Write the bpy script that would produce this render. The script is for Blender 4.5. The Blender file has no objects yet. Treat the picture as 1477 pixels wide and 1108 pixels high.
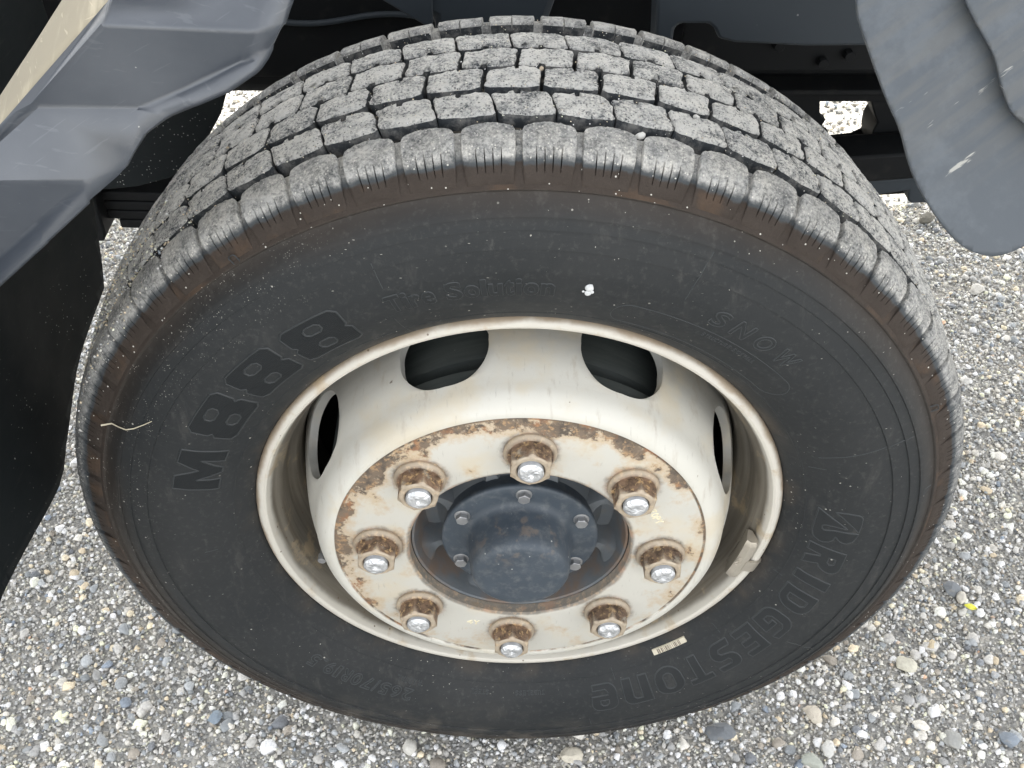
import bpy, bmesh, math, random
import numpy as np
from math import sin, cos, pi, radians, atan2, hypot
from mathutils import Vector, geometry, noise as mnoise

random.seed(7)
RNG = np.random.default_rng(11)
scene = bpy.context.scene
COL = scene.collection

# ------------------------------------------------------------------ camera, sky, sun
cam_d = bpy.data.cameras.new('camera')
cam = bpy.data.objects.new('camera', cam_d)
COL.objects.link(cam)
cam_d.sensor_width = 36.0
cam_d.lens = 36.56
cam_d.clip_start = 0.02
cam_d.clip_end = 500
cam.location = (-0.0112, -0.6751, 0.8114)
cam.rotation_euler = (pi / 2 - 0.7472, 0, -0.0052)
scene.camera = cam

SUN_EL, SUN_AZ = radians(49), radians(8)     # sun stands behind the truck
world = bpy.data.worlds.new('World')
scene.world = world
world.use_nodes = True
wnt = world.node_tree
bg = wnt.nodes['Background']
sky = wnt.nodes.new('ShaderNodeTexSky')
sky.sky_type = 'NISHITA'
sky.sun_disc = False
sky.sun_elevation = SUN_EL
sky.sun_rotation = SUN_AZ
sky.air_density = 1.0
sky.dust_density = 3.0
sky.ozone_density = 1.0
hsv = wnt.nodes.new('ShaderNodeHueSaturation')      # thin bright cloud veil over the blue
hsv.inputs['Saturation'].default_value = 0.12
wnt.links.new(sky.outputs[0], hsv.inputs['Color'])
wnt.links.new(hsv.outputs[0], bg.inputs['Color'])
bg.inputs['Strength'].default_value = 0.15

sun_d = bpy.data.lights.new('sun', 'SUN')
sun_d.energy = 2.0
sun_d.angle = radians(0.55)
sun_d.color = (1.0, 0.94, 0.84)
sun = bpy.data.objects.new('sun', sun_d)
COL.objects.link(sun)
sdir = Vector((sin(SUN_AZ) * cos(SUN_EL), cos(SUN_AZ) * cos(SUN_EL), sin(SUN_EL)))
sun.rotation_euler = (-sdir).to_track_quat('-Z', 'Y').to_euler()
sun.location = (0, 5, 6)

scene.view_settings.view_transform = 'Standard'
scene.view_settings.look = 'None'
scene.view_settings.exposure = 2.2
scene.view_settings.gamma = 1.0
scene.view_settings.use_curve_mapping = False
scene.cycles.use_denoising = True
scene.cycles.max_bounces = 8

# ------------------------------------------------------------------ helpers
def tag(o, label=None, cat=None, group=None, kind=None):
    if label: o['label'] = label
    if cat: o['category'] = cat
    if group: o['group'] = group
    if kind: o['kind'] = kind
    return o

def link(name, me, parent=None, mats=()):
    o = bpy.data.objects.new(name, me)
    COL.objects.link(o)
    if parent is not None: o.parent = parent
    for m in mats: me.materials.append(m)
    return o

def smooth(me, ang=35):
    me.shade_smooth()
    if ang: me.set_sharp_from_angle(angle=radians(ang))

def mesh(name, verts, faces, parent=None, mats=(), sm=35, fix=True, fmats=None):
    me = bpy.data.meshes.new(name)
    me.from_pydata([tuple(map(float, v)) for v in verts], [], [tuple(f) for f in faces])
    me.update()
    if fix:
        bm = bmesh.new(); bm.from_mesh(me)
        bmesh.ops.remove_doubles(bm, verts=bm.verts, dist=1e-6)
        bmesh.ops.recalc_face_normals(bm, faces=bm.faces)
        bm.to_mesh(me); bm.free()
    if fmats is not None:
        me.polygons.foreach_set('material_index', fmats)
    if sm is not None: smooth(me, sm)
    return link(name, me, parent, mats)

def P3(r, tdeg, y):
    t = radians(tdeg)
    return (r * sin(t), y, r * cos(t))

def lathe_data(prof, segs, closed_prof=False, t0=0.0, t1=360.0):
    full = abs((t1 - t0) - 360) < 1e-6
    n = segs if full else segs + 1
    V = []
    for i in range(n):
        t = t0 + (t1 - t0) * i / segs
        for r, y in prof: V.append(P3(r, t, y))
    m = len(prof); F = []
    for i in range(segs):
        a = i * m; b = ((i + 1) % n) * m
        rng = m if closed_prof else m - 1
        for j in range(rng):
            k = (j + 1) % m
            F.append((a + j, b + j, b + k, a + k))
    return V, F

def lathe(name, prof, segs, parent=None, mats=(), sm=35, closed=False, **kw):
    V, F = lathe_data(prof, segs, closed, **kw)
    return mesh(name, V, F, parent, mats, sm)

def box_data(x0, x1, y0, y1, z0, z1):
    V = [(x, y, z) for x in (x0, x1) for y in (y0, y1) for z in (z0, z1)]
    F = [(0, 1, 3, 2), (4, 6, 7, 5), (0, 4, 5, 1), (2, 3, 7, 6), (0, 2, 6, 4), (1, 5, 7, 3)]
    return V, F

def bevel(o, w, seg=2, ang=30):
    m = o.modifiers.new('bevel', 'BEVEL')
    m.width = w; m.segments = seg; m.limit_method = 'ANGLE'; m.angle_limit = radians(ang)
    return o

def box(name, x0, x1, y0, y1, z0, z1, parent, m, bv=0.003):
    V, F = box_data(x0, x1, y0, y1, z0, z1)
    o = mesh(name, V, F, parent, (m,), 35)
    if bv: bevel(o, bv)
    return o

def prism_y(name, poly, y0, y1, parent, m, bv=0.003):
    n = len(poly)
    V = [(x, y0, z) for x, z in poly] + [(x, y1, z) for x, z in poly]
    F = [tuple(range(n)), tuple(range(2 * n - 1, n - 1, -1))]
    F += [(i, (i + 1) % n, n + (i + 1) % n, n + i) for i in range(n)]
    o = mesh(name, V, F, parent, (m,), 35)
    if bv: bevel(o, bv)
    return o

def hexbolt(name, cx, cz, y_base, y_face, af, rot, parent, m, flange=0.0, fl_h=0.0, bore=0.0, bore_d=0.0, cham=0.12):
    """hexagonal head or nut along -y with chamfered corners; optional flange and bore"""
    R = af / 2 / cos(pi / 6); n = 36
    def ring(fn, y):
        out = []
        for i in range(n):
            a = 2 * pi * i / n + rot
            out.append((cx + fn(a) * sin(a), y, cz + fn(a) * cos(a)))
        return out
    def hx(a):
        b = (a - rot) % (pi / 3)
        return (af / 2) / cos(b - pi / 6)
    s = -1
    rings = []
    if flange:
        rings += [ring(lambda a: flange, y_base), ring(lambda a: flange, y_base + s * fl_h * 0.45),
                  ring(lambda a: flange - 0.0012, y_base + s * fl_h * 0.75),
                  ring(lambda a: max(hx(a) + 0.0005, flange * 0.86), y_base + s * fl_h)]
        yb = y_base + s * fl_h
    else:
        yb = y_base
    H = abs(y_face - yb)
    rings += [ring(hx, yb), ring(lambda a: min(hx(a), R * 0.995), y_face - s * H * cham),
              ring(lambda a: min(hx(a), af / 2 * 1.012) , y_face - s * 0.0012 * (H / 0.02)),
              ring(lambda a: af / 2 * 0.93, y_face)]
    if bore:
        rings += [ring(lambda a: bore + 0.0012, y_face), ring(lambda a: bore, y_face - s * 0.0010),
                  ring(lambda a: bore, y_face - s * bore_d)]
    V = [v for r_ in rings for v in r_]
    F = []
    for k in range(len(rings) - 1):
        for i in range(n):
            j = (i + 1) % n
            F.append((k * n + i, k * n + j, (k + 1) * n + j, (k + 1) * n + i))
    if not bore: F.append(tuple((len(rings) - 1) * n + i for i in range(n)))
    return mesh(name, V, F, parent, (m,), 28)

# ------------------------------------------------------------------ shader helper
class M:
    def __init__(s, name, rough=0.5, metal=0.0, spec=0.5):
        s.m = bpy.data.materials.new(name); s.m.use_nodes = True
        s.nt = s.m.node_tree
        s.b = s.nt.nodes['Principled BSDF']
        s.b.inputs['Roughness'].default_value = rough
        s.b.inputs['Metallic'].default_value = metal
        s.b.inputs['Specular IOR Level'].default_value = spec
        s._co = None
    def n(s, t): return s.nt.nodes.new('ShaderNode' + t)
    def l(s, a, b): s.nt.links.new(a, b)
    def _in(s, sock, v):
        if isinstance(v, bpy.types.NodeSocket): s.l(v, sock)
        elif isinstance(v, (tuple, list)) and len(v) == 3 and sock.type == 'RGBA': sock.default_value = (*v, 1)
        else: sock.default_value = v
    def obj(s):
        if s._co is None:
            s._co = s.n('TexCoord').outputs['Object']
        return s._co
    def rnd(s):
        tc = s.obj(); oi = s.n('ObjectInfo')
        sc = s.n('VectorMath'); sc.operation = 'SCALE'
        s._in(sc.inputs[0], (17.0, 31.0, 23.0)); s.l(oi.outputs['Random'], sc.inputs['Scale'])
        ad = s.n('VectorMath'); ad.operation = 'ADD'
        s.l(tc, ad.inputs[0]); s.l(sc.outputs[0], ad.inputs[1])
        s._co = ad.outputs[0]
        return oi.outputs['Random']
    def math(s, op, a, b=0.0, c=None, clamp=False):
        x = s.n('Math'); x.operation = op; x.use_clamp = clamp
        s._in(x.inputs[0], a); s._in(x.inputs[1], b)
        if c is not None: s._in(x.inputs[2], c)
        return x.outputs[0]
    def noise(s, scale, detail=4, rough=0.55, vec=None, dist=0.0):
        x = s.n('TexNoise'); s.l(vec or s.obj(), x.inputs['Vector'])
        x.inputs['Scale'].default_value = scale; x.inputs['Detail'].default_value = detail
        x.inputs['Roughness'].default_value = rough; x.inputs['Distortion'].default_value = dist
        return x.outputs['Fac']
    def voro(s, scale, feat='F1', vec=None, rnd=1.0):
        x = s.n('TexVoronoi'); s.l(vec or s.obj(), x.inputs['Vector'])
        x.feature = feat
        x.inputs['Scale'].default_value = scale; x.inputs['Randomness'].default_value = rnd
        return x
    def ramp(s, f, stops, interp='LINEAR'):
        x = s.n('ValToRGB'); s.l(f, x.inputs[0]); cr = x.color_ramp; cr.interpolation = interp
        while len(cr.elements) < len(stops): cr.elements.new(0.5)
        for e, (p, c) in zip(cr.elements, stops):
            e.position = p
            e.color = (c, c, c, 1) if not isinstance(c, tuple) else (*c, 1)
        return x.outputs[0]
    def mix(s, f, a, b, mode='MIX'):
        x = s.n('Mix'); x.data_type = 'RGBA'; x.blend_type = mode
        s._in(x.inputs[0], f); s._in(x.inputs[6], a); s._in(x.inputs[7], b)
        return x.outputs[2]
    def sm(s, v, a, b):
        x = s.n('MapRange'); x.interpolation_type = 'SMOOTHSTEP'
        s._in(x.inputs[0], v)
        x.inputs[1].default_value = a; x.inputs[2].default_value = b
        return x.outputs[0]
    def scalev(s, v, vec=None):
        x = s.n('VectorMath'); x.operation = 'MULTIPLY'
        s.l(vec or s.obj(), x.inputs[0]); x.inputs[1].default_value = v
        return x.outputs[0]
    def polar(s):
        sp = s.n('SeparateXYZ'); s.l(s.obj(), sp.inputs[0])
        x, y, z = sp.outputs
        r = s.math('SQRT', s.math('ADD', s.math('MULTIPLY', x, x), s.math('MULTIPLY', z, z)))
        a = s.math('ARCTAN2', x, z)
        return r, a, y
    def color(s, c): s._in(s.b.inputs['Base Color'], c); return s
    def rough(s, v): s._in(s.b.inputs['Roughness'], v); return s
    def bump(s, h, strength=0.5, dist=0.001):
        x = s.n('Bump'); s.l(h, x.inputs['Height'])
        x.inputs['Strength'].default_value = strength; x.inputs['Distance'].default_value = dist
        s.l(x.outputs[0], s.b.inputs['Normal'])
        return s

def specks(m, scale, thr, cov_scale=12.0, cov=0.5):
    """small random bright crumbs: voronoi cores, only in noisy regions"""
    v = m.voro(scale)
    sp = m.n('SeparateColor'); m.l(v.outputs['Color'], sp.inputs[0])
    jag = m.math('ADD', v.outputs['Distance'], m.math('MULTIPLY', m.noise(scale * 3.5, 2), 0.22))
    core = m.math('LESS_THAN', jag, m.math('ADD', m.math('MULTIPLY', m.math('POWER', sp.outputs[1], 2.5), thr * 1.3), 0.09 + thr * 0.25))
    pick = m.math('LESS_THAN', sp.outputs[0], cov)
    reg = m.sm(m.noise(cov_scale, 3), 0.42, 0.6)
    return m.math('MULTIPLY', m.math('MULTIPLY', core, pick), reg)

# --- rubber of the sidewall
m = M('sidewall_rubber', 0.5, spec=0.28)
r, a, y = m.polar()
low = m.sm(m.math('COSINE', m.math('SUBTRACT', a, -2.5)), 0.2, 0.95)
rb = m.math('ADD', r, m.math('ADD', m.math('MULTIPLY', low, 0.016), m.math('MULTIPLY', m.math('SUBTRACT', m.noise(14, 4), 0.5), 0.02)))
band = m.sm(rb, 0.374, 0.404)
lowl = m.math('MULTIPLY', m.sm(m.noise(6, 4), 0.4, 0.62), 0.5)
base = m.mix(m.noise(9, 5), (0.0165, 0.0190, 0.0205), (0.0260, 0.0285, 0.0300))
base = m.mix(m.math('MULTIPLY', band, 0.95), base, m.mix(m.noise(30, 5), (0.030, 0.0245, 0.020), (0.052, 0.043, 0.036)))
bead = m.math('SUBTRACT', 1.0, m.sm(r, 0.266, 0.28))
base = m.mix(m.math('MULTIPLY', bead, m.sm(m.noise(25, 4), 0.4, 0.7)), base, (0.050, 0.043, 0.036))
# faint dusty scuffs
scf = m.noise(1.0, 5, 0.65, vec=m.scalev((60, 60, 14)))
base = m.mix(m.math('MULTIPLY', m.sm(scf, 0.56, 0.74), 0.16), base, (0.17, 0.16, 0.145))
film = m.math('MULTIPLY', m.sm(m.noise(3.2, 6, 0.62, dist=0.6), 0.42, 0.66), 0.15)
base = m.mix(film, base, (0.068, 0.067, 0.064))
fine = m.math('MULTIPLY', m.sm(m.noise(190, 5, 0.7), 0.52, 0.70), 0.13)
base = m.mix(fine, base, (0.16, 0.155, 0.145))
# wet mud run on the lower part
mud = m.math('MULTIPLY', m.sm(m.math('MULTIPLY', m.math('COSINE', m.math('SUBTRACT', a, 3.35)), r), 0.29, 0.37), m.sm(m.noise(28, 5), 0.45, 0.62))
base = m.mix(m.math('MULTIPLY', mud, 0.4), base, (0.13, 0.115, 0.095))
sp1 = specks(m, 330, 0.22, 7, 0.09)
sp2 = specks(m, 160, 0.13, 5, 0.05)
left = m.math('MULTIPLY', m.sm(m.math('COSINE', m.math('SUBTRACT', a, -1.0)), 0.78, 0.98), m.sm(r, 0.335, 0.375))
v3 = m.voro(620); s3 = m.n('SeparateColor'); m.l(v3.outputs['Color'], s3.inputs[0])
sp3 = m.math('MULTIPLY', m.math('MULTIPLY', m.math('LESS_THAN', v3.outputs['Distance'], 0.26), m.math('LESS_THAN', s3.outputs[0], 0.30)), m.math('MULTIPLY', left, m.sm(m.noise(60, 4), 0.45, 0.6)))
fib = m.voro(1.0, vec=m.scalev((150, 150, 620))); fs = m.n('SeparateColor'); m.l(fib.outputs['Color'], fs.inputs[0])
fb = m.math('MULTIPLY', m.math('LESS_THAN', fib.outputs['Distance'], 0.15), m.math('LESS_THAN', fs.outputs[0], 0.035))
fb = m.math('MULTIPLY', fb, m.sm(m.noise(11, 3), 0.45, 0.6))
allsp = m.math('MAXIMUM', m.math('MAXIMUM', sp1, m.math('MAXIMUM', sp2, fb)), sp3)
base = m.mix(m.math('MULTIPLY', allsp, 0.75), base, (0.5, 0.48, 0.43))
m.color(base)
m.rough(m.math('ADD', 0.50, m.math('MULTIPLY', m.noise(40, 4), 0.2)))
m.bump(m.math('ADD', m.noise(260, 4), m.math('MULTIPLY', m.noise(30, 3), 1.5)), 0.25, 0.0006)
SIDEWALL = m.m

# --- lettering fill (finely ribbed mould finish)
m = M('lettering_rubber', 0.65, spec=0.2)
m.color(m.mix(m.noise(60, 4), (0.0125, 0.0145, 0.0160), (0.0200, 0.0225, 0.0240)))
w = m.n('TexWave'); m.l(m.obj(), w.inputs['Vector']); w.inputs['Scale'].default_value = 260; w.bands_direction = 'DIAGONAL'
m.bump(w.outputs['Fac'], 0.35, 0.0004)
LETTER = m.m
m = M('raised_lettering_rubber', 0.6, spec=0.26)
m.color(m.mix(m.noise(30, 4), (0.0165, 0.0190, 0.0205), (0.0270, 0.0295, 0.0310)))
LETTER_SOFT = m.m
m = M('lettering_edge_rubber', 0.45, spec=0.4)
m.color(m.mix(m.noise(60, 4), (0.025, 0.029, 0.031), (0.038, 0.042, 0.044)))
LETTER_EDGE = m.m

# --- tread: rubber under grey-white road dust
def tread_mat(name, lo, hi):
    m = M(name, 0.82, spec=0.25)
    rnd = m.rnd()
    f1 = m.noise(420, 6, 0.72)
    f2 = m.noise(90, 5, 0.6)
    f3 = m.noise(28, 3)
    d = m.math('ADD', m.math('MULTIPLY', f1, 0.62), m.math('ADD', m.math('MULTIPLY', f2, 0.40), m.math('MULTIPLY', f3, 0.22)))
    d = m.math('ADD', d, m.math('MULTIPLY', m.math('SUBTRACT', rnd, 0.5), 0.05))
    dust = m.ramp(d, [(lo, 0.0), (lo + (hi - lo) * .42, 0.42), (hi, 1.0)])
    dcol = m.mix(m.noise(60, 4), (0.50, 0.51, 0.51), (0.86, 0.83, 0.76))
    c = m.mix(dust, (0.060, 0.070, 0.080), dcol)
    vv = m.voro(520); s_ = m.n('SeparateColor'); m.l(vv.outputs['Color'], s_.inputs[0])
    pk = m.math('MULTIPLY', m.math('LESS_THAN', vv.outputs['Distance'], 0.36), m.math('LESS_THAN', s_.outputs[0], 0.16))
    c = m.mix(m.math('MULTIPLY', pk, 0.8), c, (0.78, 0.76, 0.70))
    pk2 = m.math('MULTIPLY', m.math('LESS_THAN', vv.outputs['Distance'], 0.4), m.math('GREATER_THAN', s_.outputs[0], 0.84))
    c = m.mix(m.math('MULTIPLY', pk2, 0.7), c, (0.05, 0.055, 0.06))
    m.color(c)
    m.bump(m.math('ADD', m.math('MULTIPLY', f1, 1.0), m.math('MULTIPLY', f2, 2.2)), 1.0, 0.0026)
    return m.m
DUST = tread_mat('dusty_tread_rubber', 0.485, 0.655)
m = M('tread_wall_rubber', 0.7, spec=0.35)
m.rnd()
m.color(m.mix(m.sm(m.noise(110, 5, 0.65), 0.42, 0.68), (0.028, 0.033, 0.038), (0.15, 0.148, 0.142)))
m.bump(m.noise(300, 4), 0.5, 0.0008)
TWALL = m.m
m = M('groove_floor_rubber', 0.85, spec=0.2)
m.color(m.mix(m.sm(m.noise(70, 5, 0.6), 0.45, 0.7), (0.018, 0.018, 0.018), (0.15, 0.135, 0.11)))
m.bump(m.noise(260, 4), 0.7, 0.001)
GROOVE = m.m
# shoulder blocks: dusty crown, blue-grey edge, worn brown rubber below
m = M('brown_shoulder_rubber', 0.75, spec=0.18)
r, a, y = m.polar(); raw = m.obj()
rnd = m.rnd()
f1 = m.noise(420, 6, 0.72); f2 = m.noise(90, 5, 0.6); f3 = m.noise(34, 3)
bl = m.mix(m.noise(120, 4), (0.040, 0.047, 0.053), (0.085, 0.093, 0.098))
br = m.mix(m.noise(45, 5), (0.034, 0.027, 0.0225), (0.064, 0.052, 0.044))
hr = m.math('ADD', r, m.math('MULTIPLY', m.math('SUBTRACT', f2, 0.5), 0.006))
c = m.mix(m.sm(hr, 0.4140, 0.4165), br, bl)
orange = m.math('MULTIPLY', m.sm(m.noise(24, 4), 0.55, 0.7), m.math('SUBTRACT', 1.0, m.sm(r, 0.412, 0.418)))
c = m.mix(m.math('MULTIPLY', orange, 0.28), c, (0.14, 0.085, 0.05))
d = m.math('ADD', m.math('MULTIPLY', f1, 0.62), m.math('ADD', m.math('MULTIPLY', f2, 0.40), m.math('MULTIPLY', f3, 0.22)))
dust = m.math('MULTIPLY', m.ramp(d, [(0.46, 0.05), (0.58, 0.5), (0.70, 1.0)]), m.sm(hr, 0.4166, 0.4228))
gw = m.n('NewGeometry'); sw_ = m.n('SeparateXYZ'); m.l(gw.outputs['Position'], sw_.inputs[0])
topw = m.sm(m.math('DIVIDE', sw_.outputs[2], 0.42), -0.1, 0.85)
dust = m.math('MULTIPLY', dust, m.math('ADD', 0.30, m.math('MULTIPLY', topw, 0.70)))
dcol = m.mix(m.noise(60, 4), (0.40, 0.41, 0.42), (0.74, 0.71, 0.64))
c = m.mix(dust, c, dcol)
v = m.voro(480); s_ = m.n('SeparateColor'); m.l(v.outputs['Color'], s_.inputs[0])
pk = m.math('MULTIPLY', m.math('LESS_THAN', v.outputs['Distance'], 0.34), m.math('LESS_THAN', s_.outputs[0], m.math('ADD', 0.02, m.math('MULTIPLY', m.sm(hr, 0.4165, 0.424), 0.16))))
c = m.mix(m.math('MULTIPLY', pk, 0.75), c, (0.74, 0.72, 0.66))
m.color(c); m.bump(m.math('ADD', m.math('MULTIPLY', f1, m.math('ADD', 0.25, m.sm(hr, 0.416, 0.425))), m.math('MULTIPLY', f2, 1.2)), 0.9, 0.0020)
SHOULDER = m.m

# --- wheel paint
def rust_colors(m):
    n1 = m.noise(70, 6, 0.65)
    n2 = m.noise(150, 5, 0.7)
    c0 = m.mix(m.sm(n1, 0.38, 0.60), (0.095, 0.077, 0.060), (0.185, 0.140, 0.10))
    c0 = m.mix(m.sm(n2, 0.50, 0.64), c0, (0.38, 0.25, 0.14))
    return m.mix(m.math('MULTIPLY', m.sm(m.noise(45, 4), 0.54, 0.66), 0.7), c0, (0.34, 0.155, 0.07))

m = M('wheel_disc_paint', 0.42, spec=0.5)
r, a, y = m.polar()
an = m.math('DIVIDE', m.math('ADD', a, pi), 2 * pi)      # 0 bottom .. .5 top .. 1 bottom (left .25, right .75)
W = m.ramp(an, [(0.0, 0.10), (0.12, 0.28), (0.20, 0.55), (0.27, 0.80), (0.35, 0.95), (0.42, 0.62), (0.50, 0.85), (0.60, 0.95), (0.68, 0.40), (0.74, 0.45), (0.80, 0.55), (0.88, 0.18), (1.0, 0.10)])
paint = m.mix(m.noise(12, 4), (0.57, 0.555, 0.49), (0.66, 0.645, 0.585))
paint = m.mix(m.math('MULTIPLY', m.sm(m.noise(160, 5, 0.7), 0.55, 0.75), 0.25), paint, (0.50, 0.46, 0.38))
flat = m.mix(m.noise(22, 5), (0.50, 0.49, 0.435), (0.61, 0.59, 0.53))
isflat = m.math('MULTIPLY', m.math('SUBTRACT', 1.0, m.sm(r, 0.1790, 0.1800)), m.math('LESS_THAN', y, -0.030))
wall_shade = m.math('MULTIPLY', m.sm(m.math('ADD', y, m.math('MULTIPLY', m.noise(10, 5), 0.03)), -0.004, 0.060), m.math('ADD', 0.45, m.math('MULTIPLY', m.noise(1.0, 5, 0.6, vec=m.scalev((30, 90, 30))), 0.5)))
paint = m.mix(wall_shade, paint, (0.30, 0.30, 0.285))  # shade deepening inward behind the rim flange, painted grey into the wall colour
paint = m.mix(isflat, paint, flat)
# rust patches on the clamping face
nz = m.noise(34, 7, 0.68)
edge_w = m.math('MULTIPLY', m.sm(r, 0.150, 0.176), m.math('SUBTRACT', 1.0, m.sm(r, 0.1795, 0.182)))
dens = m.math('ADD', m.math('MULTIPLY', edge_w, W), m.math('MULTIPLY', W, 0.14))
rust = m.math('MULTIPLY', m.sm(m.math('ADD', nz, m.math('MULTIPLY', dens, 0.29)), 0.680, 0.745), m.sm(m.noise(110, 6, 0.75), 0.26, 0.44))
rust = m.math('MULTIPLY', rust, isflat)
# thin rust line where the face meets the dome
ln = m.math('SUBTRACT', 1.0, m.sm(m.math('ABSOLUTE', m.math('SUBTRACT', r, 0.1795)), 0.0006, 0.0019))
ln = m.math('MULTIPLY', ln, m.sm(m.math('ADD', m.noise(26, 5), m.math('MULTIPLY', W, 0.25)), 0.47, 0.62))
# rings of rust round every nut
aa = m.math('SUBTRACT', m.math('MODULO', m.math('ADD', m.math('SUBTRACT', a, radians(3.5)), radians(22.5 + 720)), radians(45)), radians(22.5))
dx = m.math('MULTIPLY', r, m.math('SINE', aa)); dr = m.math('SUBTRACT', m.math('MULTIPLY', r, m.math('COSINE', aa)), 0.1384)
dn = m.math('SQRT', m.math('ADD', m.math('MULTIPLY', dx, dx), m.math('MULTIPLY', dr, dr)))
nr = m.math('SUBTRACT', 1.0, m.sm(m.math('ADD', dn, m.math('MULTIPLY', m.noise(90, 5, 0.7), 0.012)), 0.028, 0.036))
# rust at the bore
bo = m.math('MULTIPLY', m.math('SUBTRACT', 1.0, m.sm(m.math('ADD', r, m.math('MULTIPLY', m.noise(50, 5), 0.006)), 0.1125, 0.116)), m.math('LESS_THAN', r, 0.13))
# scattered chips
vc = m.voro(75); sc_ = m.n('SeparateColor'); m.l(vc.outputs['Color'], sc_.inputs[0])
chip = m.math('MULTIPLY', m.math('LESS_THAN', m.math('ADD', vc.outputs['Distance'], m.math('MULTIPLY', m.noise(420, 4), 0.34)), m.math('ADD', 0.16, m.math('MULTIPLY', sc_.outputs[1], 0.13))), m.math('LESS_THAN', sc_.outputs[0], 0.30))
chip = m.math('MULTIPLY', chip, m.sm(r, 0.12, 0.2))
yel = m.math('MULTIPLY', m.sm(m.noise(16, 5), 0.48, 0.68), 0.45)
paint = m.mix(yel, paint, (0.60, 0.50, 0.33))
tot = m.math('MAXIMUM', m.math('MAXIMUM', rust, ln), m.math('MAXIMUM', m.math('MULTIPLY', nr, 0.8), m.math('MAXIMUM', m.math('MULTIPLY', bo, 0.75), m.math('MULTIPLY', chip, 0.8))))
halo = m.math('MULTIPLY', m.math('MULTIPLY', m.sm(m.math('ADD', nz, m.math('MULTIPLY', dens, 0.32)), 0.54, 0.72), isflat), 0.62)
run = m.math('MULTIPLY', m.sm(m.noise(1.0, 5, 0.65, vec=m.scalev((70, 25, 9))), 0.56, 0.72), m.sm(r, 0.165, 0.19))
paint = m.mix(m.math('MULTIPLY', run, 0.38), paint, (0.34, 0.27, 0.19))
scr = m.sm(m.noise(1.0, 4, 0.6, vec=m.scalev((400, 60, 60))), 0.64, 0.70)
paint = m.mix(m.math('MULTIPLY', scr, 0.30), paint, (0.30, 0.28, 0.24))
c = m.mix(halo, paint, (0.50, 0.35, 0.19))
c = m.mix(tot, c, rust_colors(m))
m.color(c)
m.rough(m.math('ADD', 0.40, m.math('MULTIPLY', tot, 0.4)))
m.bump(m.math('SUBTRACT', m.math('MULTIPLY', m.noise(500, 3), 0.15), m.math('MULTIPLY', tot, m.noise(240, 5))), 0.4, 0.0008)
DISC = m.m

m = M('rim_paint', 0.38, spec=0.5)
r, a, y = m.polar()
p = m.mix(m.noise(14, 4), (0.56, 0.53, 0.46), (0.68, 0.65, 0.58))
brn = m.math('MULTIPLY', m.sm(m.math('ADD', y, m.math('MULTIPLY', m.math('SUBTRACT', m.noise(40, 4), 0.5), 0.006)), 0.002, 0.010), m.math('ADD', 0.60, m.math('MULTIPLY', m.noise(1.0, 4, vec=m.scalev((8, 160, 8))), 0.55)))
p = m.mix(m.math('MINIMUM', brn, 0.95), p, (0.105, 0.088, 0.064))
lipd = m.math('MULTIPLY', m.sm(m.math('ADD', r, m.math('MULTIPLY', m.noise(30, 5), 0.012)), 0.2625, 0.2675), 0.8)
p = m.mix(lipd, p, (0.30, 0.22, 0.14))
st = m.math('MULTIPLY', m.sm(m.noise(24, 6, 0.65), 0.54, 0.66), 0.55)
p = m.mix(st, p, (0.47, 0.36, 0.22))
vc = m.voro(190); sc_ = m.n('SeparateColor'); m.l(vc.outputs['Color'], sc_.inputs[0])
chip = m.math('MULTIPLY', m.math('LESS_THAN', vc.outputs['Distance'], 0.2), m.math('LESS_THAN', sc_.outputs[0], 0.05))
p = m.mix(m.math('MULTIPLY', chip, 0.8), p, (0.12, 0.08, 0.05))
m.color(p)
m.bump(m.noise(400, 3), 0.15, 0.0006)
RIM = m.m

# --- nuts, studs
m = M('rusty_nut_steel', 0.5, metal=0.25, spec=0.5)
nrnd = m.rnd()
n1 = m.noise(130, 6, 0.65)
c = m.mix(m.sm(n1, 0.36, 0.60), (0.095, 0.066, 0.048), (0.24, 0.165, 0.115))
c = m.mix(m.sm(m.noise(190, 5, 0.6), 0.52, 0.66), c, (0.50, 0.36, 0.20))
g = m.n('NewGeometry')
c = m.mix(1.0, c, m.ramp(nrnd, [(0.0, (0.72, 0.70, 0.68)), (0.5, (1.0, 0.97, 0.92)), (1.0, (1.25, 1.12, 1.0))]), 'MULTIPLY')
c = m.mix(m.math('MULTIPLY', m.sm(m.noise(55, 5, 0.6), 0.56, 0.68), 0.7), c, (0.42, 0.39, 0.32))
edge = m.sm(g.outputs['Pointiness'], 0.505, 0.56)
c = m.mix(m.math('MULTIPLY', edge, 0.8), c, (0.54, 0.46, 0.35))
m.color(c); m.rough(m.math('ADD', 0.38, m.math('MULTIPLY', n1, 0.35)))
m.bump(n1, 0.45, 0.0012)
NUT = m.m
m = M('stud_zinc_steel', 0.30, metal=0.75)
m.color(m.mix(m.noise(180, 4), (0.50, 0.52, 0.54), (0.95, 0.96, 0.97)))
m.bump(m.noise(110, 3, dist=1.4), 0.9, 0.0034)
STUD = m.m
m = M('small_bolt_steel', 0.4, metal=0.6)
m.rnd(); m.color(m.mix(m.noise(160, 4), (0.24, 0.25, 0.26), (0.42, 0.42, 0.42)))
BOLT = m.m

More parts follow.
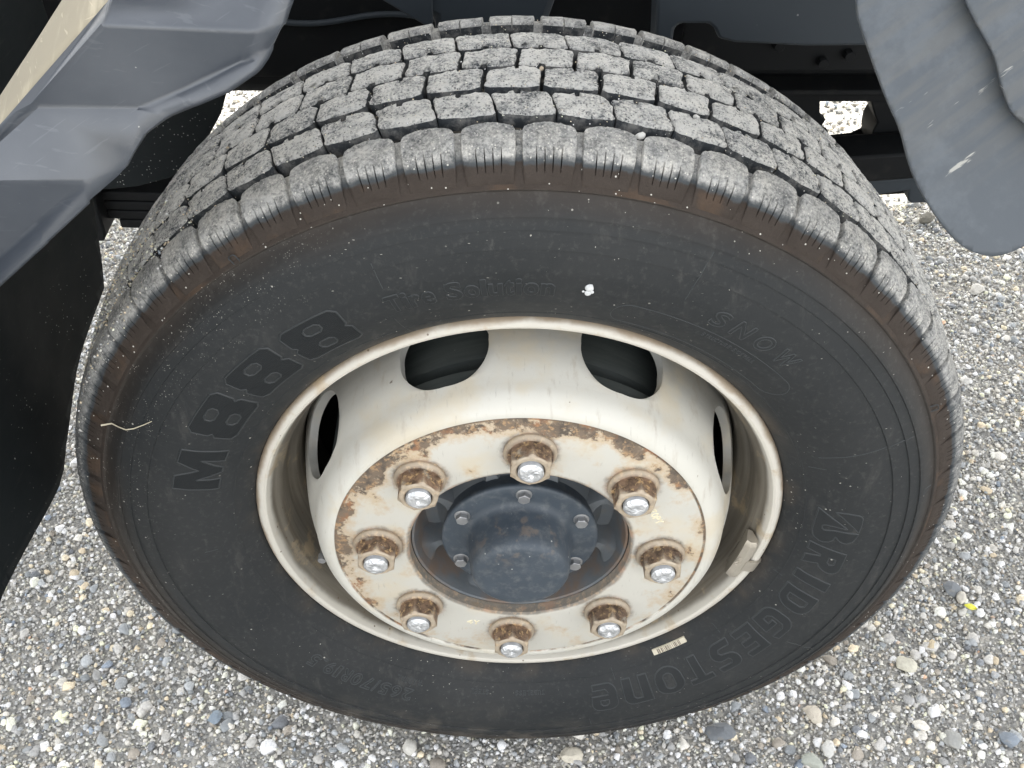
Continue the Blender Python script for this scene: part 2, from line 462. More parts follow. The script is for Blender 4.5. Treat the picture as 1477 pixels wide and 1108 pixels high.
# --- hub
m = M('hub_dusty_paint', 0.40, spec=0.55)
r, a, y = m.polar()
c = m.mix(m.noise(24, 5), (0.030, 0.042, 0.056), (0.066, 0.084, 0.104))
c = m.mix(m.math('MULTIPLY', m.sm(m.noise(85, 6, 0.7), 0.46, 0.70), 0.32), c, (0.20, 0.205, 0.20))
sp = m.n('SeparateXYZ'); m.l(m.obj(), sp.inputs[0])
up = m.sm(sp.outputs[2], 0.005, 0.05)
rs = m.math('MULTIPLY', m.math('MULTIPLY', m.sm(m.noise(60, 5, 0.6), 0.53, 0.62), up), m.sm(m.math('MULTIPLY', y, -1.0), 0.030, 0.045))
c = m.mix(m.math('MULTIPLY', rs, 0.42), c, (0.22, 0.165, 0.12))
c = m.mix(m.math('MULTIPLY', specks(m, 240, 0.16, 9, 0.06), 0.7), c, (0.6, 0.6, 0.55))
m.color(c); m.rough(m.math('ADD', 0.36, m.math('MULTIPLY', m.noise(50, 4), 0.25)))
m.bump(m.noise(140, 5), 0.3, 0.0009)
HUB = m.m
m = M('hub_casting_iron', 0.55)
r, a, y = m.polar()
c = m.mix(m.noise(20, 5), (0.070, 0.085, 0.098), (0.19, 0.205, 0.215))
rr = m.math('MULTIPLY', m.sm(r, 0.088, 0.108), m.sm(m.noise(26, 5), 0.40, 0.62))
c = m.mix(m.math('MULTIPLY', rr, 0.8), c, (0.20, 0.125, 0.075))
c = m.mix(m.math('MULTIPLY', m.sm(m.noise(70, 5), 0.52, 0.7), 0.4), c, (0.16, 0.15, 0.13))
m.color(c); m.bump(m.noise(90, 5), 0.4, 0.001)
HUBCAST = m.m

m = M('drum_iron', 0.6)
c = m.mix(m.noise(1.0, 5, 0.6, vec=m.scalev((20, 200, 20))), (0.018, 0.024, 0.024), (0.075, 0.085, 0.08))
c = m.mix(m.math('MULTIPLY', specks(m, 300, 0.15, 12, 0.1), 0.6), c, (0.4, 0.4, 0.38))
m.color(c)
DRUM = m.m

# --- black plastics and chassis
def plastic(name, ca, cb, dustc, amt, rough=0.38, streak=(3, 3, 3), spec=0.5, grit=0.05):
    m = M(name, rough, spec=spec)
    c = m.mix(m.noise(5, 4), ca, cb)
    st = m.noise(1.0, 6, 0.62, vec=m.scalev(streak))
    c = m.mix(m.math('MULTIPLY', m.sm(st, 0.48, 0.72), amt), c, dustc)
    for ax, k_ in (((28, 28, 420), 0.0), ((300, 40, 46), 3.0)):       # fine scratches, two directions
        mp = m.n('Mapping'); m.l(m.obj(), mp.inputs['Vector']); mp.inputs['Rotation'].default_value = (0, 0.5 + k_ * .3, 0)
        mv = m.n('VectorMath'); mv.operation = 'MULTIPLY'; m.l(mp.outputs[0], mv.inputs[0]); mv.inputs[1].default_value = ax
        c = m.mix(m.math('MULTIPLY', m.sm(m.noise(1.0, 3, 0.5, vec=mv.outputs[0]), 0.66, 0.71), amt * .8), c, dustc)
    c = m.mix(m.math('MULTIPLY', specks(m, 260, 0.17, 8, grit), 0.6), c, (0.55, 0.55, 0.52))
    m.color(c)
    m.rough(m.math('ADD', rough, m.math('MULTIPLY', m.noise(30, 5), 0.22)))
    m.bump(m.noise(700, 2), 0.12, 0.0005)
    return m.m
PLASTIC = plastic('mudguard_plastic', (0.027, 0.035, 0.048), (0.042, 0.052, 0.068), (0.13, 0.142, 0.16), 0.32, 0.25, spec=1.0)
PLASTIC_BEIGE = plastic('beige_plastic', (0.24, 0.215, 0.165), (0.42, 0.375, 0.28), (0.54, 0.48, 0.36), 0.8, 0.7, (60, 12, 12))  # pale beige for the folded mudguard top
FLAP = plastic('mud_flap_rubber', (0.005, 0.007, 0.008), (0.010, 0.013, 0.014), (0.028, 0.030, 0.027), 0.3, 0.55, spec=0.15, grit=0.35)
m = M('scuffed_flap_rubber', 0.5, spec=0.5)
rot = m.n('Mapping'); m.l(m.obj(), rot.inputs['Vector']); rot.inputs['Rotation'].default_value = (0, radians(34), 0)
tc = m.n('Mapping'); m.l(rot.outputs[0], tc.inputs['Vector']); tc.inputs['Scale'].default_value = (8, 30, 110)
c = m.mix(m.noise(10, 5), (0.055, 0.067, 0.080), (0.080, 0.092, 0.106))
c = m.mix(m.math('MULTIPLY', m.sm(m.noise(26, 6, 0.65), 0.48, 0.68), 0.35), c, (0.13, 0.148, 0.168))
sp = m.n('SeparateXYZ'); m.l(m.obj(), sp.inputs[0])
topm = m.sm(sp.outputs[2], 0.43, 0.50)
strk = m.noise(1.0, 5, 0.6, vec=tc.outputs[0])
mud = m.math('MULTIPLY', m.sm(strk, 0.40, 0.66), topm)
c = m.mix(m.math('MULTIPLY', mud, 0.36), c, (0.125, 0.122, 0.11))
tc2 = m.n('Mapping'); m.l(rot.outputs[0], tc2.inputs['Vector']); tc2.inputs['Scale'].default_value = (20, 20, 150); tc2.inputs['Location'].default_value = (3, 0, 1.3)
pat = m.sm(m.noise(1.0, 4, 0.6, vec=tc2.outputs[0]), 0.665, 0.71)
c = m.mix(m.math('MULTIPLY', pat, 0.6), c, (0.50, 0.49, 0.44))
m.color(c); m.rough(0.5); m.bump(m.noise(300, 4), 0.15, 0.0006)
SCUFF = m.m
m = M('chassis_black_paint', 0.6, spec=0.15)
c = m.mix(m.noise(8, 4), (0.004, 0.0045, 0.005), (0.009, 0.010, 0.011))
c = m.mix(m.math('MULTIPLY', m.sm(m.noise(40, 5), 0.55, 0.75), 0.35), c, (0.030, 0.028, 0.025))
m.color(c)
CHASSIS = m.m
m = M('grey_underbody_plastic', 0.5, spec=0.25)
c = m.mix(m.noise(6, 4), (0.024, 0.030, 0.036), (0.034, 0.042, 0.050))
c = m.mix(m.math('MULTIPLY', specks(m, 200, 0.16, 8, 0.06), 0.6), c, (0.4, 0.4, 0.4))
m.color(c)
UNDER = m.m
m = M('shading_body_paint', 0.4); m.color((0.55, 0.56, 0.57)); BODY = m.m
m = M('wheel_weight_zinc', 0.42, metal=0.55)
m.color(m.mix(m.noise(60, 4), (0.42, 0.385, 0.32), (0.58, 0.53, 0.45)))
m.bump(m.noise(300, 3), 0.25, 0.0006)
WEIGHT = m.m
m = M('cream_sticker', 0.5); m.color(m.mix(m.noise(90, 4), (0.50, 0.45, 0.34), (0.72, 0.67, 0.54))); STICKER = m.m
m = M('sticker_dark_bar', 0.6); m.color((0.17, 0.13, 0.10)); BARC = m.m
m = M('stamped_mark_cream', 0.6); m.color((0.74, 0.68, 0.50)); STAMP = m.m

# ------------------------------------------------------------------ GROUND
GZ = -0.442
m = M('packed_grit', 0.95, spec=0.2)
v = m.voro(190); sc_ = m.n('SeparateColor'); m.l(v.outputs['Color'], sc_.inputs[0])
c = m.ramp(sc_.outputs[0], [(0.0, (0.38, 0.375, 0.36)), (0.35, (0.46, 0.45, 0.43)), (0.6, (0.56, 0.545, 0.50)), (0.82, (0.64, 0.61, 0.55)), (1.0, (0.74, 0.72, 0.67))], 'CONSTANT')
c = m.mix(m.noise(500, 3), m.mix(0.35, c, (0.22, 0.22, 0.21)), c)
m.color(c)
m.bump(m.math('SUBTRACT', 1.0, v.outputs['Distance']), 0.9, 0.004)
GRIT = m.m
m = M('gravel_stone', 0.78, spec=0.35)
at = m.n('Attribute'); at.attribute_name = 'Col'
g1 = m.noise(420, 5, 0.65)
c = m.mix(0.30, at.outputs['Color'], m.ramp(g1, [(0.3, 0.25), (0.5, 0.9), (0.72, 1.5)]), 'MULTIPLY')
m.color(c); m.bump(m.noise(380, 5), 0.6, 0.0012)
STONE = m.m

ground = mesh('gravel_ground', [(-120, -120, GZ), (120, -120, GZ), (120, 120, GZ), (-120, 120, GZ)], [(0, 1, 2, 3)], None, (GRIT,), None)
tag(ground, kind='structure')

PAL = np.array([[.17, .185, .20], [.22, .235, .25], [.12, .13, .145], [.23, .235, .24], [.30, .30, .295], [.40, .395, .375],
                [.55, .54, .51], [.70, .69, .655], [.50, .455, .36], [.40, .35, .27], [.48, .33, .24], [.20, .185, .165], [.62, .57, .45], [.17, .20, .245]])
PW = np.array([.09, .11, .05, .11, .13, .14, .11, .085, .065, .04, .006, .035, .04, .024]); PW /= PW.sum()

def ico(sub):
    bm = bmesh.new(); bmesh.ops.create_icosphere(bm, subdivisions=sub, radius=1.0)
    V = np.array([v.co[:] for v in bm.verts]); F = np.array([[v.index for v in f.verts] for f in bm.faces]); bm.free()
    return V, F
OCT = (np.array([[1, 0, 0], [-1, 0, 0], [0, 1, 0], [0, -1, 0], [0, 0, 1], [0, 0, -1]], float) * 1.15,
       np.array([[4, 0, 2], [4, 2, 1], [4, 1, 3], [4, 3, 0], [5, 2, 0], [5, 1, 2], [5, 3, 1], [5, 0, 3]]))

def stones(pos, size, base, jit, flat):
    V0, F0 = base; n = len(pos); k = len(V0)
    V = V0[None] * (1 + RNG.uniform(-jit, jit, (n, k, 1)))
    sc = np.stack([RNG.uniform(.75, 1.25, n), RNG.uniform(.65, 1.1, n), RNG.uniform(*flat, n)], 1)
    V = V * sc[:, None, :]
    if k > 6:                                  # crushed faces: slice each stone by random planes
        for _ in range(6):
            nr_ = RNG.normal(size=(n, 3)); nr_ /= np.linalg.norm(nr_, axis=1, keepdims=True)
            dd = np.einsum('nkj,nj->nk', V, nr_) - RNG.uniform(.45, .75, (n, 1)) * sc.mean(1, keepdims=True)
            V = V - np.clip(dd, 0, None)[:, :, None] * nr_[:, None, :]
    a = RNG.uniform(0, 2 * pi, n); t = RNG.normal(0, .35, n); u = RNG.normal(0, .35, n)
    def rot(V, ang, i, j):
        c, s = np.cos(ang)[:, None], np.sin(ang)[:, None]
        A = V[:, :, i] * c - V[:, :, j] * s; B = V[:, :, i] * s + V[:, :, j] * c
        V[:, :, i] = A; V[:, :, j] = B
    rot(V, t, 1, 2); rot(V, u, 0, 2); rot(V, a, 0, 1)
    V = V * size[:, None, None] + pos[:, None, :]
    F = F0[None] + (np.arange(n) * k)[:, None, None]
    ci = RNG.choice(len(PAL), n, p=PW)
    col = np.minimum(PAL[ci] * np.array([1.03, 1.0, .955]) * RNG.uniform(.8, 1.2, (n, 1)) * 2.0, .93)
    if k == 6: col = col * .55 + np.array([.62, .60, .55]) * .45 * RNG.uniform(.7, 1.35, (n, 1))
    return V.reshape(-1, 3), F.reshape(-1, 3), np.repeat(col, k, 0)

def build_stuff(name, parts, mat_, smooth_=False):
    off = 0; Vs = []; Fs = []; Cs = []
    for V, F, C_ in parts:
        Vs.append(V); Fs.append(F + off); Cs.append(C_); off += len(V)
    V = np.concatenate(Vs); F = np.concatenate(Fs); C_ = np.concatenate(Cs)
    me = bpy.data.meshes.new(name)
    me.vertices.add(len(V)); me.vertices.foreach_set('co', V.astype(np.float32).ravel())
    me.loops.add(F.size); me.loops.foreach_set('vertex_index', F.astype(np.int32).ravel())
    me.polygons.add(len(F))
    me.polygons.foreach_set('loop_start', np.arange(0, F.size, 3, dtype=np.int32))
    me.update(calc_edges=True)
    ca = me.color_attributes.new('Col', 'FLOAT_COLOR', 'POINT')
    ca.data.foreach_set('color', np.concatenate([C_, np.ones((len(C_), 1))], 1).astype(np.float32).ravel())
    if smooth_: me.shade_smooth()
    o = bpy.data.objects.new(name, me); COL.objects.link(o); me.materials.append(mat_)
    return o

def scatter(n, x0, x1, y0, y1):
    return np.stack([RNG.uniform(x0, x1, n), RNG.uniform(y0, y1, n)], 1)
def keep_mask(p):
    """leave out what always hides under the tyre's contact patch"""
    ux = np.abs(p[:, 0])
    return ~((ux < .09) & (p[:, 1] > .02) & (p[:, 1] < .19))
def thin_mask(p):
    ux = np.abs(p[:, 0])
    hid = (ux < .42 + .18 * p[:, 1]) & (p[:, 1] > .24) & (p[:, 1] < 1.3)
    return ~hid | (RNG.random(len(p)) < .12)

parts = []
def lay(n, reg, s0, s1, base, jit, flat, zf, pw=1.6):
    p = scatter(n, *reg); p = p[keep_mask(p)]; p = p[thin_mask(p)]
    s = s0 + (s1 - s0) * RNG.random(len(p)) ** pw
    z = GZ + s * zf + RNG.uniform(0, .0030, len(p))
    return stones(np.concatenate([p, z[:, None]], 1), s, base, jit, flat)
near = (-1.05, 1.12, -0.16, 1.25)
I1 = ico(1); I2 = ico(2)
parts.append(lay(140000, near, .0014, .0034, OCT, .38, (.40, .75), .30))
parts.append(lay(28000, near, .0030, .0060, I1, .16, (.50, .95), .30, 2.2))
parts.append(lay(4800, near, .0050, .0115, I2, .05, (.5, .85), .16, 2.6))
far = (-1.6, 2.0, 1.25, 2.7)
parts.append(lay(16000, far, .0035, .0075, OCT, .30, (.6, 1.0), .5))
parts.append(lay(9000, far, .0035, .0095, I1, .22, (.55, .95), .5, 1.8))
front = (-1.05, 1.12, -0.7, -0.16)
parts.append(lay(9000, front, .003, .0075, OCT, .30, (.6, 1.0), .5))
gravel = build_stuff('gravel', parts, STONE)
tag(gravel, kind='stuff')

STONES = [  # x, y, radius, flatness, colour, seed, label
    (0.530, 0.102, .0145, .75, (.72, .69, .57), 3, 'lumpy cream stone, the largest in the gravel below right of the tyre'),
    (0.387, 0.030, .0130, .70, (.66, .60, .50), 5, 'beige stone with a pinkish side beside the tyre edge at lower right'),
    (0.642, 0.212, .0095, .85, (.72, .68, .60), 8, 'small white stone touching the yellow leaf'),
    (0.634, 0.228, .0150, .60, (.23, .245, .26), 9, 'dark grey angular stone just behind the yellow leaf'),
    (0.632, -0.008, .0140, .80, (.30, .34, .39), 12, 'blue-grey faceted stone in the bottom right corner'),
    (0.560, -0.006, .0125, .55, (.42, .42, .40), 13, 'flat pale grey stone left of the blue-grey corner stone'),
    (0.262, 0.004, .0170, .60, (.21, .225, .24), 14, 'dark slate stone lying against the tyre below the final lettering'),
    (0.396, -0.020, .0115, .80, (.70, .69, .65), 15, 'round white stone near the bottom edge right of the tyre'),
    (0.372, -0.036, .0130, .70, (.46, .48, .42), 16, 'greenish grey stone in front of the round white stone'),
    (0.723, 0.493, .0100, .80, (.58, .55, .47), 17, 'tan stone standing alone in the gravel right of the tyre'),
    (0.906, 0.937, .0150, .45, (.62, .60, .55), 18, 'long pale stone below the rounded tip of the scuffed flap'),
    (0.880, 1.180, .0170, .80, (.20, .19, .16), 19, 'dark rounded stone in the sunlit gravel beside the scuffed flap'),
    (-0.139, -0.012, .0120, .75, (.68, .66, .60), 20, 'white broken stone in front of the tyre at lower centre left'),
    (-0.397, 0.030, .0105, .55, (.30, .36, .42), 21, 'slate blue flat stone in the gravel at lower left'),
    (0.068, -0.026, .0125, .60, (.66, .61, .50), 22, 'cream flat stone at the bottom edge right of centre'),
    (0.575, 0.135, .0085, .80, (.62, .52, .36), 23, 'small orange-tan stone right of the large cream stone'),
]
def make_stone(x, y, rad, flt, col, seed, label, z=None, name='stone', cat='stone', mat_=None, sub=3):
    bm = bmesh.new(); bmesh.ops.create_icosphere(bm, subdivisions=sub, radius=1.0)
    rs = random.Random(seed); off = Vector((seed * 3.1, seed * 1.7, 0))
    planes = [(Vector((rs.gauss(0, 1), rs.gauss(0, 1), rs.gauss(0, 1))).normalized(), rs.uniform(.62, .86)) for _ in range(9)]
    sx, sy = rs.uniform(1.0, 1.3), rs.uniform(.75, .95)
    for v in bm.verts:
        for nrm, d in planes:
            k = v.co.dot(nrm) - d
            if k > 0: v.co -= nrm * k * .9
        v.co *= 1 + .14 * mnoise.noise(v.co * 1.8 + off) + .05 * mnoise.noise(v.co * 6 + off)
        v.co.x *= sx * rad; v.co.y *= sy * rad; v.co.z *= flt * rad
    me = bpy.data.meshes.new(name); bm.to_mesh(me); bm.free()
    me.shade_smooth(); me.set_sharp_from_angle(angle=radians(28))
    o = bpy.data.objects.new(name, me); COL.objects.link(o)
    o.location = (x, y, GZ + rad * flt * .62 + .003 if z is None else z)
    o.rotation_euler = (rs.uniform(-.2, .2), rs.uniform(-.2, .2), rs.uniform(0, 6))
    mm = M(name + '_surface', 0.75, spec=.35)
    c = mm.mix(mm.noise(260, 6, .65), tuple(k * .68 for k in col), tuple(min(1, k * 1.18) for k in col))
    c = mm.mix(mm.math('MULTIPLY', mm.sm(mm.noise(120, 4), .56, .68), .4), c, (.30, .27, .22))
    mm.color(c); mm.bump(mm.noise(500, 5), .6, .0012)
    me.materials.append(mm.m)
    return tag(o, label, cat)
for s in STONES: make_stone(*s)

# yellow leaf lying between the stones
V = []; F = []
for i in range(13):
    t = i / 12; w_ = .0042 * sin(pi * min(1, t * 1.02)) ** .8
    for j in range(5):
        s_ = (j - 2) / 2
        V.append(((t - .5) * .020, s_ * w_, .0022 * abs(s_) + .0018 * sin(t * 5)))
for i in range(12):
    for j in range(4): a_ = i * 5 + j; F.append((a_, a_ + 1, a_ + 6, a_ + 5))
m = M('yellow_leaf_skin', .5); m.color(m.mix(m.noise(300, 4), (.62, .60, .05), (.80, .78, .12)))
leaf = mesh('leaf', V, F, None, (m.m,), 60)
leaf.location = (0.643, 0.188, GZ + .020); leaf.rotation_euler = (.5, .1, -.25)
sol = leaf.modifiers.new('thickness', 'SOLIDIFY'); sol.thickness = .0004
tag(leaf, 'small yellow leaf caught on a white stone right of the tyre', 'leaf')

# ------------------------------------------------------------------ TRUCK
truck = bpy.data.objects.new('truck', None); COL.objects.link(truck)
truck.empty_display_size = .2
tag(truck, 'truck whose dusty eight-nut wheel stands on gravel between two mudguards', 'truck')

# ---- tyre carcass
def crown(y):
    t = (y + .004) / .22
    return .427 + .013 * (1 - (2 * t - 1) ** 2)
SWB = [(.2605, .006), (.2625, .001), (.266, -.004), (.272, -.0095), (.285, -.0190), (.300, -.0275), (.318, -.0335), (.335, -.0360), (.352, -.0350), (.368, -.0315), (.382, -.0268), (.392, -.0228), (.3976, -.0200)]
_rr = np.array([p[0] for p in SWB]); _yy = np.array([p[1] for p in SWB])
_rd = np.linspace(_rr[0], _rr[-1], 400); _yd = np.interp(_rd, _rr, _yy)
_k = np.ones(25) / 25; _ys = np.convolve(np.pad(_yd, 12, mode='edge'), _k, mode='valid'); _ys[:20] = _yd[:20]
_ys[-14:] = _yd[-14:]
def sw_y(r_):
    y_ = np.interp(r_, _rd, _ys)
    st = 0.0
    for rs_, h in ((.3555, .0014), (.3713, .0014), (.3812, .0014)):
        st = st - h * np.clip((r_ - rs_) / .0006, 0, 1)
    st = st + .0052 * np.clip((r_ - .3840) / .011, 0, 1)
    ring = -.0006 * np.exp(-((r_ - .2795) / .0006) ** 2)
    return y_ + st + ring
rl = sorted(set([round(x, 5) for x in np.concatenate([np.arange(.2605, .3976, .0022), *[np.array([c_ - .0004, c_, c_ + .0003, c_ + .0006, c_ + .0010]) for c_ in (.3555, .3713, .3812)], np.arange(.2780, .2811, .0005)])]))
prof = [(r_, float(sw_y(r_))) for r_ in rl]
prof += [(.3974, -.0196), (.3981, -.0203), (.3990, -.0204), (.4000, -.0198), (.4021, -.0180), (.4056, -.0160), (.4088, -.0137), (.4121, -.0115), (.4152, -.0092), (.4182, -.0066), (.4207, -.0037), (.4228, -.0006), (.4246, .0030), (.4260, .0078), (.4272, .0122), (.4276, .0150)]
prof += [(crown(y_) - .0125, y_) for y_ in np.linspace(.0172, .1948, 24)]
back = [(.4280, .197), (.4276, .200), (.4265, .205), (.4252, .210), (.4236, .2138), (.4216, .2168), (.4192, .2196), (.4160, .2222), (.4128, .2243), (.4092, .2263), (.4058, .2283), (.4022, .2301), (.4000, .2318), (.385, .2405), (.36, .2465), (.335, .2480), (.30, .2400), (.28, .2290), (.2605, .2060)]
prof += back
tyre = lathe('tyre', prof, 360, truck, (SIDEWALL, GROOVE, SHOULDER), 50)
gi = []
for p_ in tyre.data.polygons:
    c_ = p_.center; rr_ = hypot(c_.x, c_.z)
    gi.append(2 if (rr_ > .399 and (c_.y < .0165 or c_.y > .1955)) else (1 if rr_ > .4165 else 0))
tyre.data.polygons.foreach_set('material_index', gi)
tag(tyre, label='worn black truck tyre with brown shoulder and grey dusty tread blocks')

# ---- tread blocks (shared meshes, one object per block)
def dens(poly, step):
    out = []
    n = len(poly)
    for i in range(n):
        a_ = poly[i]; b_ = poly[(i + 1) % n]
        L = hypot((b_[0] - a_[0]) * .0076, b_[1] - a_[1]); k = max(1, int(round(L / step)))
        for j in range(k): out.append((a_[0] + (b_[0] - a_[0]) * j / k, a_[1] + (b_[1] - a_[1]) * j / k))
    return out
def block_mesh(name, poly, lean, seed):
    rs = random.Random(seed)
    ym = sum(p[1] for p in poly) / len(poly)
    poly = [(t + lean * (y_ - ym), y_) for t, y_ in poly]
    d = dens(poly, .0026); n = len(d)
    cx_ = sum(p[0] for p in d) / n; cy_ = sum(p[1] for p in d) / n
    jit = [rs.gauss(0, .00042) for _ in range(n)]
    chips = [rs.randrange(n) for _ in range(6)]
    def ring(k, dr, inset, j, h=0.0):
        out = []
        for i, (t, y_) in enumerate(d):
            a_ = d[i - 1]; b_ = d[(i + 1) % n]
            tx, ty = (b_[0] - a_[0]) * .0076, b_[1] - a_[1]; L = hypot(tx, ty) or 1
            nx, ny = ty / L, -tx / L
            if (t - cx_) * .0076 * nx + (y_ - cy_) * ny < 0: nx, ny = -nx, -ny
            ins = inset - jit[i] * j
            ch = sum(max(0, 1 - min(abs(i - c_), n - abs(i - c_)) / 2.5) for c_ in chips)
            ins += ch * .0012 * j
            tt = cx_ + (t - cx_) * k - nx * ins / .0076; yy = cy_ + (y_ - cy_) * k - ny * ins
            out.append(P3(crown(yy) + dr - ch * .0008 * j + rs.gauss(0, h), tt, yy))
        return out
    rings = [ring(1, -.0130, -.0006, 0), ring(1, -.0022, 0, .6), ring(1, -.0006, .0006, 1), ring(1, 0, .0017, 1, .00012), ring(.72, .0002, 0, 0, .0002), ring(.42, .0003, 0, 0, .0002)]
    V = [v for r_ in rings for v in r_]; V.append(P3(crown(cy_) + .0003, cx_, cy_))
    F = []; fm = []
    for k in range(len(rings) - 1):
        for i in range(n):
            j = (i + 1) % n
            F.append((k * n + i, k * n + j, (k + 1) * n + j, (k + 1) * n + i)); fm.append(1 if k == 0 else 0)
    for i in range(n):
        F.append(((len(rings) - 1) * n + i, (len(rings) - 1) * n + (i + 1) % n, len(V) - 1)); fm.append(0)
    me = bpy.data.meshes.new(name); me.from_pydata(V, [], F); me.update()
    bm = bmesh.new(); bm.from_mesh(me); bmesh.ops.recalc_face_normals(bm, faces=bm.faces); bm.to_mesh(me); bm.free()
    me.polygons.foreach_set('material_index', fm)
    smooth(me, 42)
    me.materials.append(DUST); me.materials.append(TWALL)
    return me

def shoulder_mesh(name, mirror, seed, sipes=True):
    rs = random.Random(seed)
    path = [(.0182, .4190), (.0184, .4290), (.0178, .4312), (.0160, .4326), (.0130, .4326), (.0090, .4318), (.0040, .4306), (.0000, .4292), (-.0030, .4276), (-.0055, .4256),
            (-.0078, .4230), (-.0098, .4204), (-.0114, .4176), (-.0132, .4140), (-.0150, .4100), (-.0168, .4062), (-.0182, .4025), (-.0178, .3995)]
    floor = [(.0182, .4160), (.0184, .4160), (.0170, .4165), (.0150, .4165), (.0120, .4165), (.0085, .4170), (.0040, .4165), (.0000, .4150), (-.0020, .4130), (-.0040, .4115),
             (-.0055, .4105), (-.0070, .4090), (-.0085, .4070), (-.0105, .4055), (-.0125, .4040), (-.0145, .4020), (-.0160, .4005), (-.0165, .3990)]
    half = [2.4, 2.45, 2.5, 2.55, 2.60, 2.60,  2.60, 2.60, 2.60, 2.58, 2.56, 2.54, 2.52, 2.50, 2.47, 2.44, 2.42, 2.40] if mirror else [1.80, 1.85, 1.92, 2.15, 2.52, 2.66, 2.68, 2.68, 2.68, 2.67, 2.65, 2.63, 2.60, 2.56, 2.52, 2.48, 2.44, 2.40]
    cols = []
    for e in (-1, -.9975, -.985, -.93, -.8, -.65): cols.append((e, None))
    base_ = [-.42, -.2, 0, .2, .42]
    sp = [-.48, -.16, .16, .48] if sipes else [0.0]
    items = [(-1.0, 'f')] + [(-1.0, 'e'), (-.975, ''), (-.90, ''), (-.7, '')]
    for s_ in sp: items += [(s_ - .028, ''), (s_, 's'), (s_ + .028, '')] + ([(s_ + .16, '')] if s_ != sp[-1] else [])
    items += [(.7, ''), (.90, ''), (.975, ''), (1.0, 'e'), (1.0, 'f')]
    V = []; nst = len(path)
    for u, kd in items:
        for k in range(nst):
            y_, r_ = path[k]; hw = half[k]
            # rear edge bows toward the next row in the middle
            if k < 5 and not mirror: y_ += .0026 * (1 - abs(u)) - .0018 * abs(u) ** 3 + (-.0016 if abs(u + .06) < .03 and k < 4 and sipes else 0)
            if kd == 'f': y_, r_ = floor[k][0], floor[k][1] - .002
            elif kd == 'e': r_ -= .0010 if k > 1 else 0
            elif kd == '' and abs(u) < .95 and 2 < k < 13: r_ += rs.gauss(0, .00022)
            if kd == 's':
                if sipes and 10 <= k <= 13: dn_ = .0035 if 10 < k < 13 else .0016; y_ += dn_ * .7; r_ -= dn_ * .8
                if not sipes and 1 <= k <= 4: r_ -= .005
            y2 = .212 - y_ if mirror else y_
            V.append(P3(r_, u * hw, y2))
    F = []; fm = []
    for c_ in range(len(items) - 1):
        for k in range(nst - 1):
            F.append((c_ * nst + k, (c_ + 1) * nst + k, (c_ + 1) * nst + k + 1, c_ * nst + k + 1))
            fm.append(1 if k == 0 else 2)
    me = bpy.data.meshes.new(name); me.from_pydata(V, [], F); me.update()
    bm = bmesh.new(); bm.from_mesh(me); bmesh.ops.recalc_face_normals(bm, faces=bm.faces)
    bm.normal_update()
    c0 = [f for f in bm.faces if f.material_index == 0]
    bm.to_mesh(me); bm.free()
    me.polygons.foreach_set('material_index', fm)
    smooth(me, 40)
    for mt in (DUST, TWALL, SHOULDER): me.materials.append(mt)
    return me

def q(x, y_): return (x, y_)
polyB = [q(-2.9, .0335), q(-2.5, .0315), q(0, .0295), q(2.5, .0312), q(2.9, .0335), q(2.92, .0552), q(2.6, .0574), q(1.2, .0592), q(.05, .0588), q(-.1, .0545), q(-.75, .0545), q(-.95, .0582), q(-2.6, .0566), q(-2.92, .0545)]
polyC = [q(-2.78, .0690), q(-2.2, .0664), q(-.2, .0655), q(1.9, .0650), q(2.78, .0680), q(2.78, .0905), q(2.3, .0932), q(1.0, .0950), q(.7, .0950), q(.55, .0912), q(.15, .0912), q(.0, .0948), q(-1.8, .0930), q(-2.78, .0895)]
polyD = [q(-2.78, .1000), q(-2.2, .0974), q(-.85, .0978), q(-.7, .1022), q(-.2, .1022), q(-.05, .0980), q(1.9, .0972), q(2.78, .1000), q(2.78, .1245), q(2.2, .1268), q(0, .1285), q(-2.0, .1265), q(-2.78, .1240)]
polyE = [q(-2.9, .1345), q(-2.4, .1318), q(-.25, .1328), q(-.1, .1378), q(.3, .1378), q(.45, .1330), q(2.4, .1312), q(2.9, .1340), q(2.92, .1590), q(2.4, .1618), q(0, .1640), q(-2.4, .1620), q(-2.92, .1590)]
ROWS = [('A', None, 0, 2.64), ('B', polyB, -27, .1), ('C', polyC, 12, 5.2), ('D', polyD, 12, 2.7), ('E', polyE, -15, 2.0), ('F', None, 0, 5.1)]
VIEW = 96.0
rest = []
nb = 0
for ri, (rn, poly, lean, c0) in enumerate(ROWS):
    if rn == 'A': vs = [shoulder_mesh('tread_block', False, 40 + k) for k in range(3)]
    elif rn == 'F': vs = [shoulder_mesh('tread_block', True, 50 + k, False) for k in range(3)]
    else: vs = [block_mesh('tread_block', poly, lean, 100 * ri + k) for k in range(4)]
    for k in range(60):
        th = ((c0 + 6 * k) + 180) % 360 - 180
        me = vs[(k * 7 + ri) % len(vs)]
        if abs(th) <= VIEW:
            o = bpy.data.objects.new('tread_block', me); COL.objects.link(o); o.parent = tyre
            o.rotation_euler = (0, radians(th), 0); nb += 1
        else:
            rest.append((me, th))
bm = bmesh.new()
from mathutils import Matrix
for me, th in rest:
    n0 = len(bm.verts); f0 = len(bm.faces)
    bm.from_mesh(me); bm.verts.ensure_lookup_table()
    R_ = Matrix.Rotation(radians(th), 4, 'Y')
    sh = len(me.materials) == 3
    bmesh.ops.transform(bm, matrix=R_, verts=bm.verts[n0:])
me = bpy.data.meshes.new('tread_blocks_underneath'); bm.to_mesh(me); bm.free()
for mt in (DUST, TWALL, SHOULDER): me.materials.append(mt)
me.set_sharp_from_angle(angle=radians(40))
o = link('tread_blocks_underneath', me, tyre); tag(o, kind='stuff')

